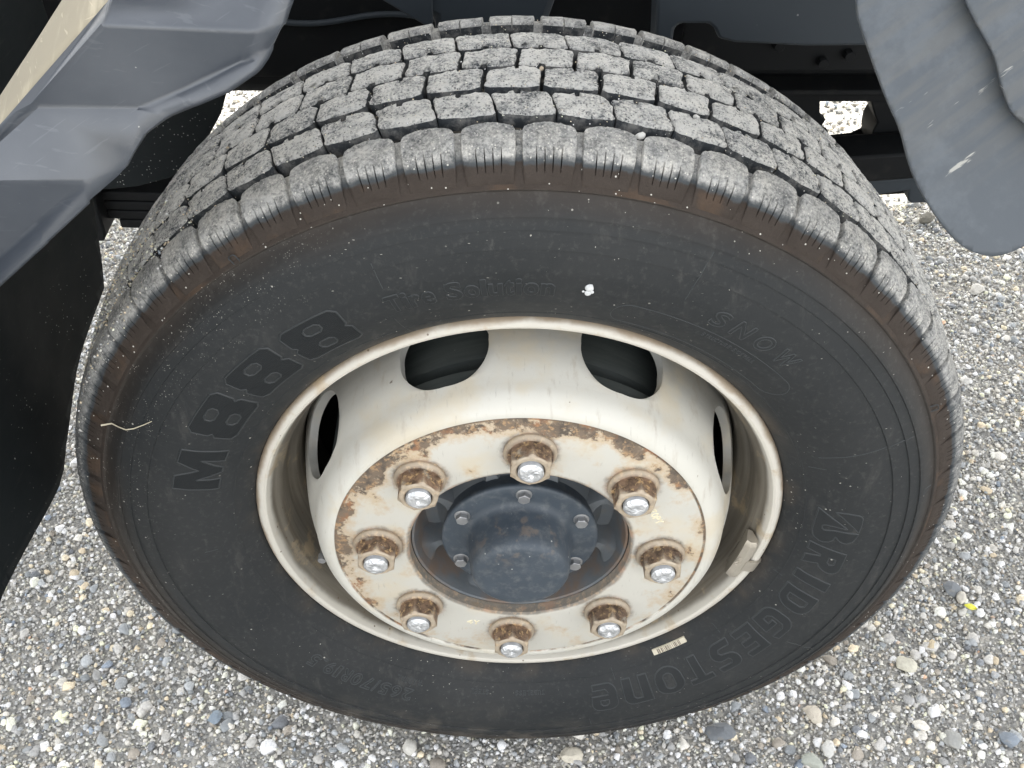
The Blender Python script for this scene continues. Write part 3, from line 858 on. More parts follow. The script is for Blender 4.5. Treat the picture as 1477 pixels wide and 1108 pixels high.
# ---- raised writing on the sidewall
def pip(px, py, loops):
    ins = np.zeros(px.shape, bool)
    for L in loops:
        L = np.asarray(L); n = len(L)
        for i in range(n):
            x1, y1 = L[i]; x2, y2 = L[(i + 1) % n]
            if y1 == y2: continue
            c_ = ((y1 > py) != (y2 > py)) & (px < (x2 - x1) * (py - y1) / (y2 - y1) + x1)
            ins ^= c_
    return ins
def resample(L, step, closed=True):
    L = [Vector(p) for p in L]; out = []
    n = len(L)
    for i in range(n if closed else n - 1):
        a_ = L[i]; b_ = L[(i + 1) % n]; d_ = (b_ - a_).length; k = max(1, int(d_ / step))
        for j in range(k): out.append(a_.lerp(b_, j / k))
    if not closed: out.append(L[-1])
    return out
def emboss(name, loops, th0, rbase, rmid, rad=.0007, fill=.0006, step=.0012, cell=.0010, parent=None, closed=True, proud=0.0):
    """loops in metres: x along the reading direction, y outward from rbase"""
    V = []; F = []; fm = []
    def mp(x, y_, h):
        r_ = rbase + y_; t = th0 + math.degrees(x / rmid)
        return P3(r_, t, float(sw_y(r_)) - h)
    for L in loops:
        P_ = resample(L, step, closed); n = len(P_)
        if n < 3 and closed: continue
        s0 = len(V)
        for i in range(n):
            if closed: tg = (P_[(i + 1) % n] - P_[i - 1])
            else: tg = P_[min(i + 1, n - 1)] - P_[max(i - 1, 0)]
            if tg.length < 1e-9: tg = Vector((1, 0))
            tg.normalize(); nx, ny = -tg.y, tg.x
            for u, h in ((-1.35, -.0003), (-.7, rad * .75), (0, rad), (.7, rad * .75), (1.35, -.0003)):
                V.append(mp(P_[i].x + nx * rad * u, P_[i].y + ny * rad * u, h + proud))
        for i in range(n if closed else n - 1):
            j = (i + 1) % n
            for k in range(4): F.append((s0 + i * 5 + k, s0 + j * 5 + k, s0 + j * 5 + k + 1, s0 + i * 5 + k + 1)); fm.append(0)
    if fill:
        A = np.concatenate([np.asarray([tuple(p) for p in L]) for L in loops])
        x0, y0 = A.min(0); x1, y1 = A.max(0)
        nx_ = int((x1 - x0) / cell) + 1; ny_ = int((y1 - y0) / cell) + 1
        gx, gy = np.meshgrid(x0 + (np.arange(nx_) + .5) * cell, y0 + (np.arange(ny_) + .5) * cell, indexing='ij')
        ins = pip(gx, gy, [[tuple(p) for p in L] for L in loops])
        idx = {}
        def vid(i, j):
            if (i, j) not in idx:
                idx[(i, j)] = len(V); V.append(mp(x0 + i * cell, y0 + j * cell, fill))
            return idx[(i, j)]
        for i, j in zip(*np.nonzero(ins)):
            F.append((vid(i, j), vid(i + 1, j), vid(i + 1, j + 1), vid(i, j + 1))); fm.append(1)
    me = bpy.data.meshes.new(name); me.from_pydata(V, [], F); me.update()
    me.polygons.foreach_set('material_index', fm)
    me.shade_smooth()
    o = link(name, me, parent if parent is not None else tyre, (LETTER_EDGE, LETTER if name == 'type_lettering' else LETTER_SOFT))
    return o

def font_loops(ch, width, height, shear=0.0, offset=0.0):
    cu = bpy.data.curves.new('glyph', 'FONT'); cu.body = ch; cu.size = 1.0; cu.offset = offset; cu.resolution_u = 5
    ob = bpy.data.objects.new('glyph', cu); COL.objects.link(ob)
    dg = bpy.context.evaluated_depsgraph_get()
    me = bpy.data.meshes.new_from_object(ob.evaluated_get(dg))
    cnt = {}
    for p in me.polygons:
        for e in p.edge_keys: cnt[e] = cnt.get(e, 0) + 1
    nx = {}
    for e, c_ in cnt.items():
        if c_ == 1: nx.setdefault(e[0], []).append(e[1]); nx.setdefault(e[1], []).append(e[0])
    loops = []; seen = set()
    for s0 in list(nx):
        if s0 in seen: continue
        L = [s0]; seen.add(s0); cur = s0
        while True:
            nn = [v for v in nx[cur] if v not in seen]
            if not nn: break
            cur = nn[0]; seen.add(cur); L.append(cur)
        if len(L) > 2: loops.append([(me.vertices[i].co.x, me.vertices[i].co.y) for i in L])
    bpy.data.objects.remove(ob); bpy.data.curves.remove(cu); bpy.data.meshes.remove(me)
    A = np.array([p for L in loops for p in L]); x0, y0 = A.min(0); x1, y1 = A.max(0)
    sx = width / (x1 - x0); sy = height / (y1 - y0)
    out = []
    for L in loops:
        out.append([((x - x0) * sx - width / 2 + shear * ((y_ - y0) * sy - height / 2), (y_ - y0) * sy) for x, y_ in L])
    return out

def rrect(x0, y0, x1, y1, c):
    return [(x0 + c, y0), (x1 - c, y0), (x1, y0 + c), (x1, y1 - c), (x1 - c, y1), (x0 + c, y1), (x0, y1 - c), (x0, y0 + c)]

# maker's name down the right side
BR, BH, RM = .2895, .0370, .308
def cellmap(loops, w_, h_, shear):
    return [[((x - .5) * w_ + shear * (y_ - .5) * h_, y_ * h_) for x, y_ in L] for L in loops]
def arc(cx_, cy_, rx, ry, a0, a1, n=8):
    return [(cx_ + rx * cos(radians(a0 + (a1 - a0) * i / n)), cy_ + ry * sin(radians(a0 + (a1 - a0) * i / n))) for i in range(n + 1)]
GL = {
 'R': [[(0, 0), (.34, 0), (.34, .36), (.42, .36), (.64, 0), (1, 0), (.76, .38)] + arc(.70, .69, .30, .31, -60, 90) + [(0, 1)], [(.34, .60), (.58, .60), (.66, .69), (.58, .79), (.34, .79)]],
 'I': [[(0, 0), (1, 0), (1, 1), (0, 1)]],
 'D': [[(0, 0), (.58, 0)] + arc(.58, .42, .42, .42, -90, 0) + arc(.58, .60, .42, .40, 0, 90) + [(0, 1)], [(.32, .20), (.56, .20), (.66, .30), (.66, .70), (.56, .80), (.32, .80)]],
 'G': [arc(.40, .62, .40, .38, 90, 180) + arc(.40, .36, .40, .36, 180, 270) + [(1, 0), (1, .56), (.46, .56), (.46, .40), (.68, .40), (.68, .20), (.46, .20), (.33, .30), (.33, .70), (.46, .80), (.96, .80), (.88, 1), (.40, 1)]],
 'E': [[(0, 0), (1, 0), (.94, .20), (.33, .20), (.33, .40), (.86, .40), (.86, .60), (.33, .60), (.33, .80), (.96, .80), (.90, 1), (0, 1)]],
 'S': [[(0, 0), (.66, 0)] + arc(.68, .30, .32, .30, -90, 80, 8) + [(.40, .60), (.34, .70), (.42, .80), (1, .80), (.92, 1), (.34, 1)] + arc(.32, .72, .32, .28, 90, 250, 8) + [(.58, .40), (.66, .30), (.58, .20), (.06, .20)]],
 'T': [[(.32, 0), (.68, 0), (.68, .79), (1, .79), (1, 1), (0, 1), (0, .79), (.32, .79)]],
 'O': [arc(.5, .62, .5, .38, 0, 180, 10) + arc(.5, .38, .5, .38, 180, 360, 10), arc(.5, .66, .19, .14, 0, 180, 6) + arc(.5, .34, .19, .14, 180, 360, 6)],
 'N': [[(0, 0), (.34, 0), (.34, .79), (.56, .79), (.66, .70), (.66, 0), (1, 0), (1, .66)] + arc(.66, .66, .34, .34, 10, 90, 6) + [(0, 1)]],
 'e': [arc(.34, .34, .34, .34, 180, 270, 6) + [(.94, 0), (.94, .18), (.44, .18), (.34, .28), (.34, .40), (.98, .40), (1.0, .62)] + arc(.64, .66, .36, .34, 0, 90, 6) + [(.34, 1)] + arc(.34, .66, .34, .34, 90, 180, 6),
       [(.34, .58), (.34, .72), (.44, .81), (.58, .81), (.67, .72), (.67, .58)]],
}
# the cut-off capital that opens the name
LB = [[(81.43, 0.2909), (84.73, 0.289), (88.01, 0.2883), (89.44, 0.2898), (89.99, 0.2919), (90.51, 0.2962), (90.5, 0.3001), (90.21, 0.3041), (89.46, 0.3076), (88.38, 0.3093), (89.28, 0.313), (89.62, 0.3167), (89.64, 0.3208), (89.03, 0.3251), (88.18, 0.3274), (86.94, 0.3292), (86.83, 0.318), (86.81, 0.3069), (87.27, 0.2981), (86.99, 0.2963), (86.37, 0.2957), (85.81, 0.2966), (85.6, 0.2993), (85.64, 0.3069), (85.82, 0.3179), (83.54, 0.3035)],
      [(81.73, 0.3058), (81.67, 0.3165), (82.05, 0.326), (82.28, 0.3284), (82.77, 0.3301), (84.14, 0.3299), (86.53, 0.3288), (84.4, 0.3194), (82.89, 0.3123)]]     # angle round the wheel, radius
emboss('maker_lettering', [[(radians(t_) * RM, r_ - .28) for t_, r_ in L_] for L_ in LB], 0, .28, RM, .0008, .0005)
for ch, th, w_ in (('R', 95.2, .033), ('I', 102.0, .0125), ('D', 108.6, .031), ('G', 116.7, .033), ('E', 124.2, .030), ('S', 131.4, .031), ('T', 138.6, .029), ('O', 145.6, .034), ('N', 153.3, .033), ('e', 160.8, .031)):
    emboss('maker_lettering', cellmap(GL[ch], w_, BH - .002, .16), th, BR, RM, .0008, .0005)
# type number on the left
E8 = [[(.10, 0), (.90, 0), (1, .08), (1, .42), (.92, .50), (.97, .57), (.97, .90), (.88, 1), (.12, 1), (.03, .90), (.03, .57), (.08, .50), (0, .42), (0, .08)],
      rrect(.36, .16, .64, .38, .06), rrect(.36, .62, .64, .84, .06)]
MM = [[(0, 0), (.26, 0), (.26, .52), (.44, .0), (.56, .0), (.74, .52), (.74, 0), (1, 0), (.94, 1), (.66, 1), (.50, .50), (.34, 1), (.06, 1)]]
emboss('type_lettering', cellmap(MM, .058, .0400, 0.0), -69.6, .2930, .312, .0008, .0004)
for th in (-55.6, -43.4, -31.2):
    emboss('type_lettering', cellmap(E8, .057, .0430, 0.0), th, .2925, .312, .0008, .0004)
# slogan over the top
x = 0
tw = {'T': .0115, 'i': .0040, 'r': .0075, 'e': .0100, 'S': .0125, 'o': .0115, 'l': .0038, 'u': .0105, 't': .0070, 'n': .0105, ' ': .006}
hs = {'T': .0185, 'i': .0185, 'r': .0135, 'e': .0140, 'S': .0195, 'o': .0140, 'l': .0190, 'u': .0138, 't': .0175, 'n': .0136}
cur = -.1075
for ch in 'Tire Solution':
    if ch == ' ': cur += .0075; continue
    emboss('slogan_lettering', font_loops(ch, tw[ch], hs[ch], 0, .02), math.degrees((cur + tw[ch] / 2) / .318), .3100, .318, .0007, .0007, cell=.0008)
    cur += tw[ch] + .0019
cur = math.radians(27.6) * .328
for ch, w_ in (('S', .0135), ('N', .0150), ('O', .0160), ('W', .0190)):
    emboss('snow_lettering', font_loops(ch, w_, .0165, .15, .015), math.degrees((cur + w_ / 2) / .328), .3195, .328, .0006, .0004, cell=.0009)
    cur += w_ + .0085
# size marking, lower left, and small print near the bead
def line_text(name, s_, th0, rb, h_, gap, rad, adv=.62, off=.01, fill=0.0):
    cur = 0.0; rm = rb + h_ / 2; allL = []
    for ch in s_:
        if ch == ' ': cur += h_ * .6; continue
        w_ = h_ * (adv if ch not in "1I./" else adv * .45)
        for L in font_loops(ch, w_, h_ if ch != '.' else h_ * .15, 0, off): allL.append([(x_ + cur + w_ / 2, y_) for x_, y_ in L])
        cur += w_ + gap
    return emboss(name, allL, th0, rb, rm, rad, fill, cell=.0008)
line_text('size_lettering', '265/70R19.5', -156.0, .3000, .0160, .0030, .0006, .70, .015)
line_text('small_lettering', 'RADIAL', -157.0, .2880, .0062, .0018, .0003)
line_text('small_lettering', 'TUBELESS', -186.0, .2880, .0052, .0012, .0003)
line_text('small_lettering', 'STEEL', -173.0, .2880, .0052, .0012, .0003)
line_text('small_lettering', 'STRUCTURE SIDEWALL', 28.6, .3035, .0042, .0010, .00028, .55, 0)
# mould lines and the long capsule border
def capsule(t0, t1, r0, r1):
    L = []
    rm = (r0 + r1) / 2; c_ = (r1 - r0) / 2
    x0, x1 = radians(t0) * rm, radians(t1) * rm
    for i in range(31): L.append((x0 + (x1 - x0) * i / 30, r1 - .26))
    for i in range(1, 12): a_ = pi / 2 - pi * i / 12; L.append((x1 + c_ * cos(a_), rm - .26 + c_ * sin(a_)))
    for i in range(31): L.append((x1 - (x1 - x0) * i / 30, r0 - .26))
    for i in range(1, 12): a_ = -pi / 2 - pi * i / 12; L.append((x0 + c_ * cos(a_), rm - .26 + c_ * sin(a_)))
    return L
emboss('moulded_border', [capsule(16.5, 46.0, .2845, .3115)], 0, .26, .298, .00045, 0, .003)
def radial(t, r0, r1, rad=.0004):
    emboss('mould_line', [[(0, r0 - .26), (0, (r0 + r1) / 2 - .26), (0.0004, r1 - .26)]], t, .26, .3, rad, 0, .004, closed=False)
for t, r0, r1 in ((-18.6, .338, .362), (-19.8, .271, .302), (22.4, .334, .379), (66.8, .296, .3800), (70.0, .285, .300), (128.0, .272, .283), (157.0, .275, .288), (119.5, .335, .372), (165.5, .336, .352), (104.5, .274, .283), (-92.0, .30, .312)):
    radial(t, r0, r1)
# triangle wear mark and small size stamps at the shoulder
emboss('wear_mark', [[(-.004, 0), (.004, 0), (0, .009)]], 79.4, .3865, .39, .0004, 0, .0012)
for t in (-33.5, 64.5):
    emboss('wear_mark', [rrect(-.003, 0, .003, .008, .001)], t, .3990, .40, .0004, 0, .0012, proud=.0008)

# ---- rim
rimprof = [(.2610, .0120), (.2622, .0060), (.2618, .0020), (.2600, -.0012), (.2570, -.0032), (.2540, -.0034), (.2515, -.0020), (.2498, .0010), (.2486, .0050), (.2462, .0110), (.2430, .0160), (.2402, .0210), (.2388, .0290), (.2378, .0400), (.2362, .0480), (.2320, .0550), (.2285, .0620), (.2272, .0700), (.2270, .1000), (.2272, .1500), (.2350, .1650), (.2420, .1900), (.2480, .1980), (.2600, .2080), (.2620, .2010)]
rim = lathe('rim', rimprof, 256, truck, (RIM,), 30)
tag(rim, label='cream painted steel rim with brown stained inner barrel')

# ---- wheel disc: bored clamping face, dome and vented wall
discprof = [(.1075, -.026), (.1085, -.0355), (.1105, -.0372), (.1140, -.0374), (.1775, -.0374), (.1790, -.0366), (.1798, -.0366), (.1810, -.0378), (.1840, -.0380), (.1880, -.0368), (.1930, -.0330), (.1975, -.0275), (.2003, -.0215), (.2022, -.0150)]
V, F = lathe_data(discprof, 256)
wall = [(.2022, -.0150), (.2040, -.0095), (.2062, -.0040), (.2090, .0030), (.2120, .0120), (.2150, .0240), (.2180, .0380), (.2205, .0520), (.2225, .0640), (.2240, .0760), (.2255, .0900)]
wy = np.array([p[1] for p in wall]); wr = np.array([p[0] for p in wall])
def wall_pt(t, y_, inset=0.0):
    return P3(float(np.interp(y_, wy, wr)) - inset, t, y_)
YC, HB, HA = .0290, .0390, 11.4
ys0, ys1 = -.0150, .0900
for k in range(8):
    tc_ = 26 + 45 * k
    N_ = 96; T_ = 9
    base_i = len(V)
    grid = []
    fl_ = [2 * pi * i / N_ for i in range(N_)]
    for cx0, cy0 in ((22.5, (ys1 - YC) * 500), (-22.5, (ys1 - YC) * 500), (-22.5, -(YC - ys0) * 500), (22.5, -(YC - ys0) * 500)):
        fc = atan2(cy0, cx0) % (2 * pi)
        fl_[min(range(N_), key=lambda q_: abs(fl_[q_] - fc))] = fc      # one spoke of the grid hits each corner
    for i in range(N_):
        f = fl_[i]
        cx_, sy_ = cos(f), sin(f)
        # rectangle boundary in (theta,y)
        hx = 22.5
        up = ys1 - YC; dn_ = YC - ys0
        sx = hx / abs(cx_) if abs(cx_) > 1e-9 else 1e9
        syl = (up if sy_ > 0 else dn_) / abs(sy_) * 1 if abs(sy_) > 1e-9 else 1e9
        # scale y direction so that directions are comparable
        K = 500.0
        sx = hx / abs(cx_) if abs(cx_) > 1e-9 else 1e9
        sl = ((up if sy_ > 0 else dn_) * K) / abs(sy_) if abs(sy_) > 1e-9 else 1e9
        s_ = min(sx, sl)
        ox, oy = cx_ * s_, sy_ * s_ / K
        # superellipse hole with a flatter outer end
        hx_, hy_ = HA * cx_ * (1 + .05 * abs(sin(2 * f))), HB * sy_ * (1 + .05 * abs(sin(2 * f)))
        row = []
        for j in range(T_):
            u = j / (T_ - 1); u = u ** 1.25
            t_ = tc_ + hx_ + (ox - hx_) * u; y_ = YC + hy_ + (oy - hy_) * u
            ins = .0012 * (1 - min(1, j / 1.0)) if j == 0 else 0
            V.append(wall_pt(t_, y_, ins)); row.append(len(V) - 1)
        # inner thickness of the hole
        V.append(wall_pt(tc_ + hx_ * 1.01, YC + hy_ * 1.01, .0095)); row.append(len(V) - 1)
        grid.append(row)
    for i in range(N_):
        a_ = grid[i]; b_ = grid[(i + 1) % N_]
        for j in range(T_ - 1): F.append((a_[j], b_[j], b_[j + 1], a_[j + 1]))
        F.append((a_[0], a_[T_], b_[T_], b_[0]))
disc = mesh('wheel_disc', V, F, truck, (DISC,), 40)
tag(disc, label='cream wheel disc with rust-stained clamping face and eight round vent holes')
lathe('wheel_disc_back', [(.108, -.026), (.176, -.028), (.190, -.022), (.1965, -.004), (.1985, .010)], 96, disc, (DRUM,), 40)
# stamped marks on the clamping face
def flat_text(name, s_, x, z, ang, h_, y_, mat_, parent, adv=.6, off=.0, depth=.0005):
    cur = 0; V = []; F = []
    for ch in s_:
        if ch == ' ': cur += h_ * .5; continue
        w_ = h_ * adv * (.5 if ch in '1I' else 1)
        for L in font_loops(ch, w_, h_, 0, off):
            P_ = resample([(a_ + cur + w_ / 2, b_) for a_, b_ in L], h_ * .12); n = len(P_); s0 = len(V)
            for i in range(n):
                tg = (P_[(i + 1) % n] - P_[i - 1]).normalized(); nx, ny = -tg.y, tg.x
                for u, hh in ((-1, 0), (0, depth), (1, 0)):
                    lx, lz = P_[i].x + nx * u * h_ * .07, P_[i].y + ny * u * h_ * .07
                    V.append((x + lx * cos(ang) - lz * sin(ang), y_ - hh, z + lx * sin(ang) + lz * cos(ang)))
            for i in range(n):
                j = (i + 1) % n
                for k in range(2): F.append((s0 + i * 3 + k, s0 + j * 3 + k, s0 + j * 3 + k + 1, s0 + i * 3 + k + 1))
        cur += w_ + h_ * .18
    return mesh(name, V, F, parent, (mat_,), 60, fix=False)
flat_text('stamped_letters', 'TOPY', .1205, .0560, radians(-62), .0072, -.0374, STAMP, disc)
flat_text('stamped_letters', '4Y', -.0560, -.1250, radians(-10), .0065, -.0374, STAMP, disc, .9)
flat_text('stamped_letters', '8A', -.0850, .1080, radians(30), .0065, -.0374, STAMP, disc, .9)

# ---- nuts with studs
for k in range(8):
    th = 3.5 + 45 * k
    cx_, _, cz_ = P3(.1386, th, 0)
    nut = hexbolt('lug_nut', cx_, cz_, -.0368, -.0610, .0350, radians([4, 12, -3, 8, 2, -9, 6, 15][k]), truck, NUT, .0240, .0070, .0122, .006)
    ln_ = .0655 + [0.001, .0005, .0012, 0, .0008, .0003, .0010, .0006][k]
    sp_ = [(.0, -ln_ + .0022), (.0014, -ln_ + .0016), (.0030, -ln_ + .0004), (.0046, -ln_), (.0080, -ln_), (.0090, -ln_ + .0004), (.0106, -ln_ + .0022)]
    yy = -ln_ + .0028
    while yy < -.050:
        sp_ += [(.0115, yy), (.0107, yy + .00075)]; yy += .0015
    sp_ += [(.0107, -.048)]
    V, F = lathe_data(sp_, 32)
    V = [(v[0] + cx_, v[1], v[2] + cz_) for v in V]
    so = mesh('stud', V, F, nut, (STUD, BOLT), 30)
    so.data.polygons.foreach_set('material_index', [1 if p_.center.y > -ln_ + .0026 else 0 for p_ in so.data.polygons])

# ---- hub
hubc = lathe('hub_casting', [(.060, -.010), (.074, -.008), (.078, .010), (.084, .016), (.096, .016), (.100, .008), (.1020, -.014), (.1045, -.025), (.1066, -.0262), (.1073, -.022), (.1074, .03)], 128, truck, (HUBCAST,), 40)
for k in range(8):
    th = 24 + 45 * k; V = []; F = []
    st = 7
    for i in range(st):
        u = i / (st - 1); r_ = .073 + .034 * u
        w_ = 3.2 + 7.5 * (2 * u - .8) ** 2
        yf = -.010 - .010 * u ** 2 + .008 * sin(pi * u)
        for tt, yy in ((-w_ - 2, .016), (-w_, yf + .005), (-w_ * .7, yf), (w_ * .7, yf), (w_, yf + .005), (w_ + 2, .016)):
            V.append(P3(r_, th + tt, yy))
    for i in range(st - 1):
        for j in range(5): F.append((i * 6 + j, i * 6 + j + 1, i * 6 + 7 + j, i * 6 + 6 + j))
    mesh('hub_rib', V, F, hubc, (HUBCAST,), 50)
cap = lathe('hub_cap', [(.0001, -.0712), (.020, -.0714), (.034, -.0716), (.0405, -.0712), (.0445, -.0690), (.0470, -.0650), (.0484, -.0580), (.0496, -.0450), (.0506, -.0340), (.0525, -.0290), (.0560, -.0262), (.0600, -.0255), (.0690, -.0252), (.0745, -.0250), (.0768, -.0240), (.0775, -.0222), (.0772, -.0190), (.0750, -.0150), (.0740, .0), (.073, .012)], 128, truck, (HUB,), 50)
tag(cap, label='dark blue-grey domed hub cap dusted with rust')
for k in range(6):
    cx_, _, cz_ = P3(.0665, 3 + 60 * k, 0)
    hexbolt('hub_bolt', cx_, cz_, -.0250, -.0322, .0110, radians(20 * k + 7), cap, BOLT, .0078, .0016)
lathe('brake_drum', [(.09, .035), (.17, .030), (.190, .034), (.195, .045), (.196, .19), (.205, .20), (.205, .235), (.06, .235)], 128, truck, (DRUM,), 30)
lathe('barrel_blackout', [(.06, .158), (.2320, .158), (.2320, .162), (.06, .162)], 96, truck, (CHASSIS,), 30)  # dark plate added across the barrel so the vent holes stay black
lathe('axle', [(.055, .23), (.055, 1.75)], 32, truck, (CHASSIS,), 30)
# valve stem
V, F = lathe_data([(.0001, 0), (.0040, 0), (.0044, .001), (.0044, .008), (.0032, .009), (.0032, .030)], 16)
vs = mesh('valve_stem', [(v[0] - .205, v[1] - .008, v[2] - .056) for v in V], F, truck, (BOLT,), 30)

# ---- clip-on wheel weight
V = []; F = []
sec = [(.2360, .0040), (.2345, -.0035), (.2395, -.0075), (.2462, -.0070), (.2485, -.0020), (.2440, .0120), (.2390, .0150)]
for i in range(15):
    t = 97.6 + 14.0 * i / 14; e = 0.0022 if i in (0, 14) else 0.0
    for r_, y_ in sec:
        rc, yc = .2415, .003
        V.append(P3(rc + (r_ - rc) * (1 - e * 90), t, yc + (y_ - yc) * (1 - e * 90)))
ns = len(sec)
for i in range(14):
    for j in range(ns): F.append((i * ns + j, i * ns + (j + 1) % ns, (i + 1) * ns + (j + 1) % ns, (i + 1) * ns + j))
F.append(tuple(range(ns))); F.append(tuple(14 * ns + j for j in reversed(range(ns))))
ww = mesh('wheel_weight', V, F, rim, (WEIGHT,), 30)
tag(ww, label='grey zinc clip-on wheel weight stamped 150')
V = []; F = []
csec = [(.2445, -.0076), (.2500, -.0066), (.2545, -.0062), (.2590, -.0050), (.2622, -.0018), (.2636, .0030), (.2622, .0032), (.2606, .0), (.2585, -.0030), (.2545, -.0042), (.2500, -.0040), (.2450, -.0060)]
for i in range(5):
    t = 104.6 + 3.6 * i / 4
    for r_, y_ in csec: V.append(P3(r_, t, y_))
ns = len(csec)
for i in range(4):
    for j in range(ns): F.append((i * ns + j, i * ns + (j + 1) % ns, (i + 1) * ns + (j + 1) % ns, (i + 1) * ns + j))
F.append(tuple(range(ns))); F.append(tuple(4 * ns + j for j in reversed(range(ns))))
mesh('weight_clip', V, F, rim, (WEIGHT,), 40)
cx_, _, cz_ = P3(.2366, 105.2, 0)
flat_text('weight_marking', '150', cx_ + .0, cz_ + .006, radians(-118), .0050, -.0062, WEIGHT, rim, .7, 0, .0006)

# balancing sticker with bar marks, on the sidewall at the bead
def strip(name, t0, t1, r0, r1, h, mat_, n=14):
    V = []; F = []
    for i in range(n + 1):
        t = t0 + (t1 - t0) * i / n
        for r_, hh in ((r0, -.0004), (r0, h), (r1, h), (r1, -.0004)):
            V.append(P3(r_, t, float(sw_y(r_)) - hh))
    for i in range(n):
        for j in range(3): F.append((i * 4 + j, i * 4 + j + 1, i * 4 + 5 + j, i * 4 + 4 + j))
    F.append((0, 1, 2, 3)); F.append((n * 4 + 3, n * 4 + 2, n * 4 + 1, n * 4))
    return mesh(name, V, F, tyre, (mat_,), 30)
strip('barcode_strip', 136.4, 145.6, .2700, .2748, .0016, STICKER)
V = []; F = []
t = 138.0
while t < 144.2:
    w_ = random.choice((.12, .2, .3)); s0 = len(V)
    for tt in (t, t + w_):
        for r_ in (.2703, .2745): V.append(P3(r_, tt, float(sw_y(r_)) - .00175))
    F.append((s0, s0 + 1, s0 + 3, s0 + 2)); t += w_ + random.choice((.14, .22, .34))
mesh('barcode_bars', V, F, tyre, (BARC,), None)

# ---- mudguards
def cdt_sheet(name, outer, yfun, step, parent, mats, thick=.004, matfun=None, constraints=()):
    pts = []; edges = []
    O = resample(outer, step)
    for p in O: pts.append(Vector((p.x, p.y)))
    n = len(O)
    edges += [(i, (i + 1) % n) for i in range(n)]
    for cpoly in constraints:
        Q = resample(cpoly, step, False); s0 = len(pts)
        pts += [Vector((p.x, p.y)) for p in Q]; edges += [(s0 + i, s0 + i + 1) for i in range(len(Q) - 1)]
    xs = [p.x for p in O]; zs = [p.y for p in O]
    gx, gz = np.meshgrid(np.arange(min(xs), max(xs), step), np.arange(min(zs), max(zs), step), indexing='ij')
    ins = pip(gx, gz, [[tuple(p) for p in O]])
    for x_, z_ in zip(gx[ins], gz[ins]):
        pts.append(Vector((x_ + random.uniform(-.1, .1) * step, z_ + random.uniform(-.1, .1) * step)))
    vo, eo, fo, _, _, _ = geometry.delaunay_2d_cdt(pts, edges, [], 1, 1e-6)
    V = [(v.x, yfun(v.x, v.y), v.y) for v in vo]
    me = bpy.data.meshes.new(name); me.from_pydata(V, [], fo); me.update()
    bm = bmesh.new(); bm.from_mesh(me)
    for f in bm.faces:
        pass
    bmesh.ops.recalc_face_normals(bm, faces=bm.faces)
    if sum(f.normal.y for f in bm.faces) > 0: bmesh.ops.reverse_faces(bm, faces=bm.faces)
    bm.to_mesh(me); bm.free()
    if matfun: me.polygons.foreach_set('material_index', [matfun(p.center.x, p.center.z) for p in me.polygons])
    me.shade_smooth()
    o = link(name, me, parent, mats)
    sm_ = o.modifiers.new('thickness', 'SOLIDIFY'); sm_.thickness = thick; sm_.offset = -1
    return o

def lerp_tab(x, tab):
    return float(np.interp(x, [t_[0] for t_ in tab], [t_[1] for t_ in tab]))
def seg_dist(x, z, L, closed=False):
    best = 9
    n = len(L)
    for i in range(n if closed else n - 1):
        ax, az = L[i]; bx, bz = L[(i + 1) % n]
        dx_, dz_ = bx - ax, bz - az; t = max(0, min(1, ((x - ax) * dx_ + (z - az) * dz_) / (dx_ * dx_ + dz_ * dz_)))
        best = min(best, hypot(x - ax - t * dx_, z - az - t * dz_))
    return best
def sstep(a_, b_, x):
    t = max(0, min(1, (x - a_) / (b_ - a_))); return t * t * (3 - 2 * t)
ARCH = [(-.110, .640), (-.1383, .5647), (-.1448, .5481), (-.1554, .533), (-.1642, .5229), (-.1848, .5093), (-.2059, .5005), (-.2251, .4915), (-.2426, .4785), (-.2537, .464), (-.2623, .4512), (-.2912, .4285), (-.333, .3949), (-.3726, .3622), (-.4293, .3155), (-.50, .262)]
TOPL = [(-.50, .335), (-.3838, .4385), (-.3316, .4851), (-.2419, .565), (-.160, .640)]
ZT = [(.30, -.058), (.4390, -.0995), (.4430, -.1005), (.4460, -.0990), (.4935, -.0705), (.4965, -.0695), (.4995, -.0705), (.5440, -.0965), (.5475, -.0972), (.5510, -.0955), (.66, -.030)]
def chaikin(L, k=2):
    for _ in range(k):
        o_ = [L[0]]
        for a_, b_ in zip(L, L[1:]):
            o_ += [(a_[0] * .75 + b_[0] * .25, a_[1] * .75 + b_[1] * .25), (a_[0] * .25 + b_[0] * .75, a_[1] * .25 + b_[1] * .75)]
        L = o_ + [L[-1]]
    return L
ARCH = chaikin(ARCH)
def smin(a_, b_, k):
    h = max(k - abs(a_ - b_), 0) / k
    return min(a_, b_) - h * h * k * .25
def left_y(x, z):
    yb = lerp_tab(z, ZT)
    da = seg_dist(x, z, ARCH); dt = seg_dist(x, z, TOPL)
    ye = -.1010 + .30 * min(da, .0125) + 2.6 * max(0, da - .0125)
    yl = -.0790 - 1.2 * min(dt, .0140) + 2.4 * max(0, dt - .0150)
    return smin(smin(yb, ye, .003), yl, .003)
outerL = ARCH + TOPL
